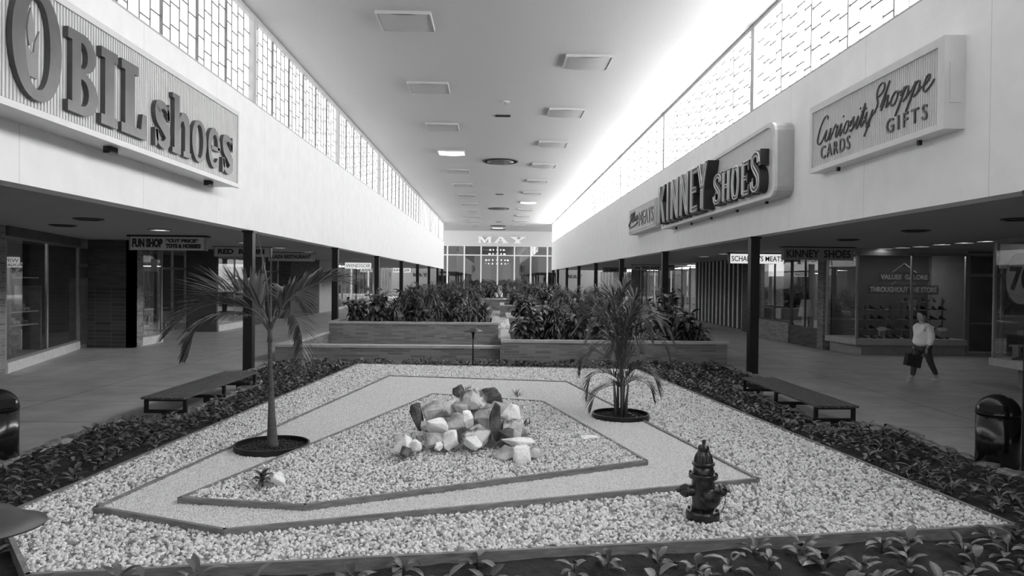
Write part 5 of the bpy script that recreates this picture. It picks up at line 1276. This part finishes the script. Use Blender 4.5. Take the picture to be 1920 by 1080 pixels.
# ------------------------------------------------------------------ people
def skinobj(name, verts, edges, m, parent, sub=2):
    me = bpy.data.meshes.new(name); me.from_pydata([v[:3] for v in verts], edges, []); me.update()
    o = bpy.data.objects.new(name, me); C.objects.link(o); o.parent = parent
    md = o.modifiers.new('skin', 'SKIN'); md.use_smooth_shade = True
    if not me.skin_vertices: me.attributes
    for i, v in enumerate(verts):
        sv = me.skin_vertices[0].data[i]; r_ = v[3]; sv.radius = (r_, v[4] if len(v) > 4 else r_); sv.use_root = (i == 0)
    s_ = o.modifiers.new('sub', 'SUBSURF'); s_.levels = sub; s_.render_levels = sub
    me.materials.append(m); return o
def person(loc, rz, label, top, legs, shoes, walk=True, bag=False, sc=1.0):
    t = thing('person', label, 'person', loc, rz); t.scale = (sc,)*3
    # faces local -X ; leading leg -X, trailing leg +X
    st_ = .24 if walk else .05
    V = [(0,0,.95,.13,.11),(0,0,1.12,.12,.10),(-.02,0,1.30,.14,.11),(-.03,0,1.42,.10,.09),(-.05,0,1.50,.055),(-.07,0,1.56,.06),
         (-.03,.17,1.40,.055),(.05,.22,1.15,.045),(-.02,.24,.93,.035),(-.04,.245,.87,.03),
         (-.03,-.17,1.40,.055),(.02,-.22,1.14,.045),(-.10,-.24,.92,.035),(-.13,-.245,.86,.03),
         (-.02,.09,.88,.09),(-.02-st_*.6,.09,.50,.06),(-st_,.09,.10,.04),(-st_-.10,.09,.05,.035),
         (.02,-.09,.88,.09),(.06+st_*.3,-.09,.50,.06),(.08+st_*1.1,-.09,.14,.04),(.02+st_*1.1,-.09,.06,.035)]
    E_ = [(0,1),(1,2),(2,3),(3,4),(4,5),(3,6),(6,7),(7,8),(8,9),(3,10),(10,11),(11,12),(12,13),(0,14),(14,15),(15,16),(16,17),(0,18),(18,19),(19,20),(20,21)]
    body = skinobj('body', V, E_, SKIN, t)
    h_ = MB(); prof = [(.02,-.125),(.055,-.11),(.072,-.07),(.082,-.02),(.088,.04),(.08,.09),(.05,.125),(.01,.135)]
    h_.lathe(prof, 20, (0,0,0))
    for v in h_.v:
        v.x *= 1.15
        if v.x < -.07 and abs(v.z+.02) < .03 and abs(v.y) < .02: v.x -= .018
    h_.v = [v+Vector((-.08,0,1.64)) for v in h_.v]; h_.lathe([(.004,-.02),(.016,0),(.004,.025)], 8, (-.18,0,1.625))
    for sy in (-1, 1): h_.lathe([(.012,-.03),(.02,0),(.012,.03)], 8, (-.07,sy*.092,1.635))
    h_.build('head', SKIN, t, smooth=True)
    e = MB()
    for sy in (-1, 1): e.lathe([(.004,-.008),(.010,0),(.004,.008)], 8, (-.168,sy*.032,1.655))
    e.lathe([(.003,-.02),(.006,0),(.003,.02)], 6, (-.168,0,1.575), 'y'); e.build('face_features', HAIR, t)
    hr = MB().lathe([(.085,-.03),(.098,.03),(.094,.09),(.062,.135),(.01,.15)], 20)
    hr.v = [Vector((v.x*1.15-.06, v.y, v.z+1.645+(.03 if v.x < -.04 and v.z < .05 else 0))) for v in hr.v]; hr.build('hair', HAIR, t, smooth=True)
    for hb_, sy in ((9,1),(13,-1)):
        c = Vector(V[hb_][:3]); hv = [(c.x,c.y,c.z,.028,.02),(c.x-.01,c.y,c.z-.05,.030,.016)]; he = [(0,1)]
        for f_ in range(4):
            k = len(hv); dx = -.024+.016*f_; L_ = (.065,.075,.07,.055)[f_]
            hv += [(c.x-.01+dx,c.y,c.z-.075,.010),(c.x-.012+dx,c.y-.01*sy,c.z-.075-L_*.55,.009),(c.x-.005+dx,c.y-.03*sy,c.z-.075-L_*.9,.008)]; he += [(1,k),(k,k+1),(k+1,k+2)]
        k = len(hv); hv += [(c.x-.035,c.y-.01*sy,c.z-.03,.011),(c.x-.045,c.y-.02*sy,c.z-.065,.009)]; he += [(0,k),(k,k+1)]
        skinobj('hand', hv, he, SKIN, t, 1)
    g = .022
    J = [(0,0,.86,.27,.24),(0,0,1.08,.25,.22),(-.02,0,1.28,.24,.19),(-.03,0,1.41,.16,.13),(-.045,0,1.47,.07),
         (-.03,.17,1.40,.08),(.05,.24,1.15,.09),(-.02,.26,.93,.065),(-.03,-.17,1.40,.08),(.02,-.24,1.14,.09),(-.10,-.26,.93,.065)]
    skinobj('jacket', J, [(0,1),(1,2),(2,3),(3,4),(3,5),(5,6),(6,7),(3,8),(8,9),(9,10)], top, t)
    T_ = [(0,0,.93,.14,.12),(-.02,.09,.84,.105),(-.02-st_*.6,.09,.50,.08),(-st_+.01,.09,.13,.06),(.02,-.09,.84,.105),(.06+st_*.3,-.09,.50,.08),(.08+st_*1.05,-.09,.17,.06)]
    skinobj('trousers', T_, [(0,1),(1,2),(2,3),(0,4),(4,5),(5,6)], legs, t)
    for (sx, sy, z) in ((-st_,.09,0),(.06+st_*1.1,-.09,.03)):
        skinobj('shoe', [(sx+.05,sy,.045+z,.042,.04),(sx-.05,sy,.04+z,.042,.035),(sx-.15,sy,.03+z,.038,.026)], [(0,1),(1,2)], shoes, t, 1)
    return t
pp = gz(1730,716,0)
person((pp.x,pp.y,0), .25, 'person in white jacket and dark trousers walking past the shoe shop with a dark bag', CLOTHW, CLOTHG, PALE, True, True, .94)
bg = thing('handbag', 'flat dark bag carried low by the walking person in the white jacket', 'bag', (pp.x-.36,pp.y-.16,.38), .25); bg.rotation_euler.y = .22
MB().box(-.21,.21,-.05,.05,0,.28).build('bag_body', CLOTHD, bg); MB().tube([(-.08,0,.28),(-.06,0,.38),(.0,0,.42),(.06,0,.38),(.08,0,.28)], .012, 6).build('handle', CLOTHD, bg)
person((8.2,55,0), 1.57, 'person in dark clothes standing in the far right arcade, left of two', CLOTHD, CLOTHD, BLACK, False)
person((9.7,55.5,0), -1.2, 'person in dark clothes walking in the far right arcade, right of two', CLOTHD, CLOTHD, BLACK, True)
# ------------------------------------------------------------------ fill lights added to brighten the shop interiors
def fill_panel(x, y, z, lx, ly, v, label):
    t = thing('fill_light', label, 'light', (x,y,z))
    MB().box(-lx/2-.03,lx/2+.03,-ly/2-.03,ly/2+.03,.01,.06).build('housing', SIGNW, t)
    MB().box(-lx/2,lx/2,-ly/2,ly/2,-.01,.01).build('diffuser', emit('fill_glow_%d' % int(v*10), v), t)
fill_panel(12.6,23.2,3.24,1.6,.2,9,'added fill light inside the left half of the shoe shop window')
fill_panel(14.4,23.2,3.24,1.2,.2,14,'added fill light inside the right half of the shoe shop window')
fill_panel(12.5,29,3.37,.3,2.4,9,'added fill light inside the meats shop')
fill_panel(12.6,15.0,3.37,.3,1.6,4,'added fill light over the right edge display case')
fill_panel(12.2,26.2,3.37,.3,1.0,6,'added fill light above the table lamp')
fill_panel(-13.3,18.6,3.37,.3,2.4,16,'added fill light inside the nearest left shop')
fill_panel(-12.8,32.3,3.37,.3,2.0,9,'added fill light inside the third left shop window')
fill_panel(-14.2,27.5,3.37,.3,2.0,4,'added fill light inside the toy shop entrance')
fill_panel(-13.6,38.2,3.37,.3,2.6,8,'added fill light inside the restaurant')
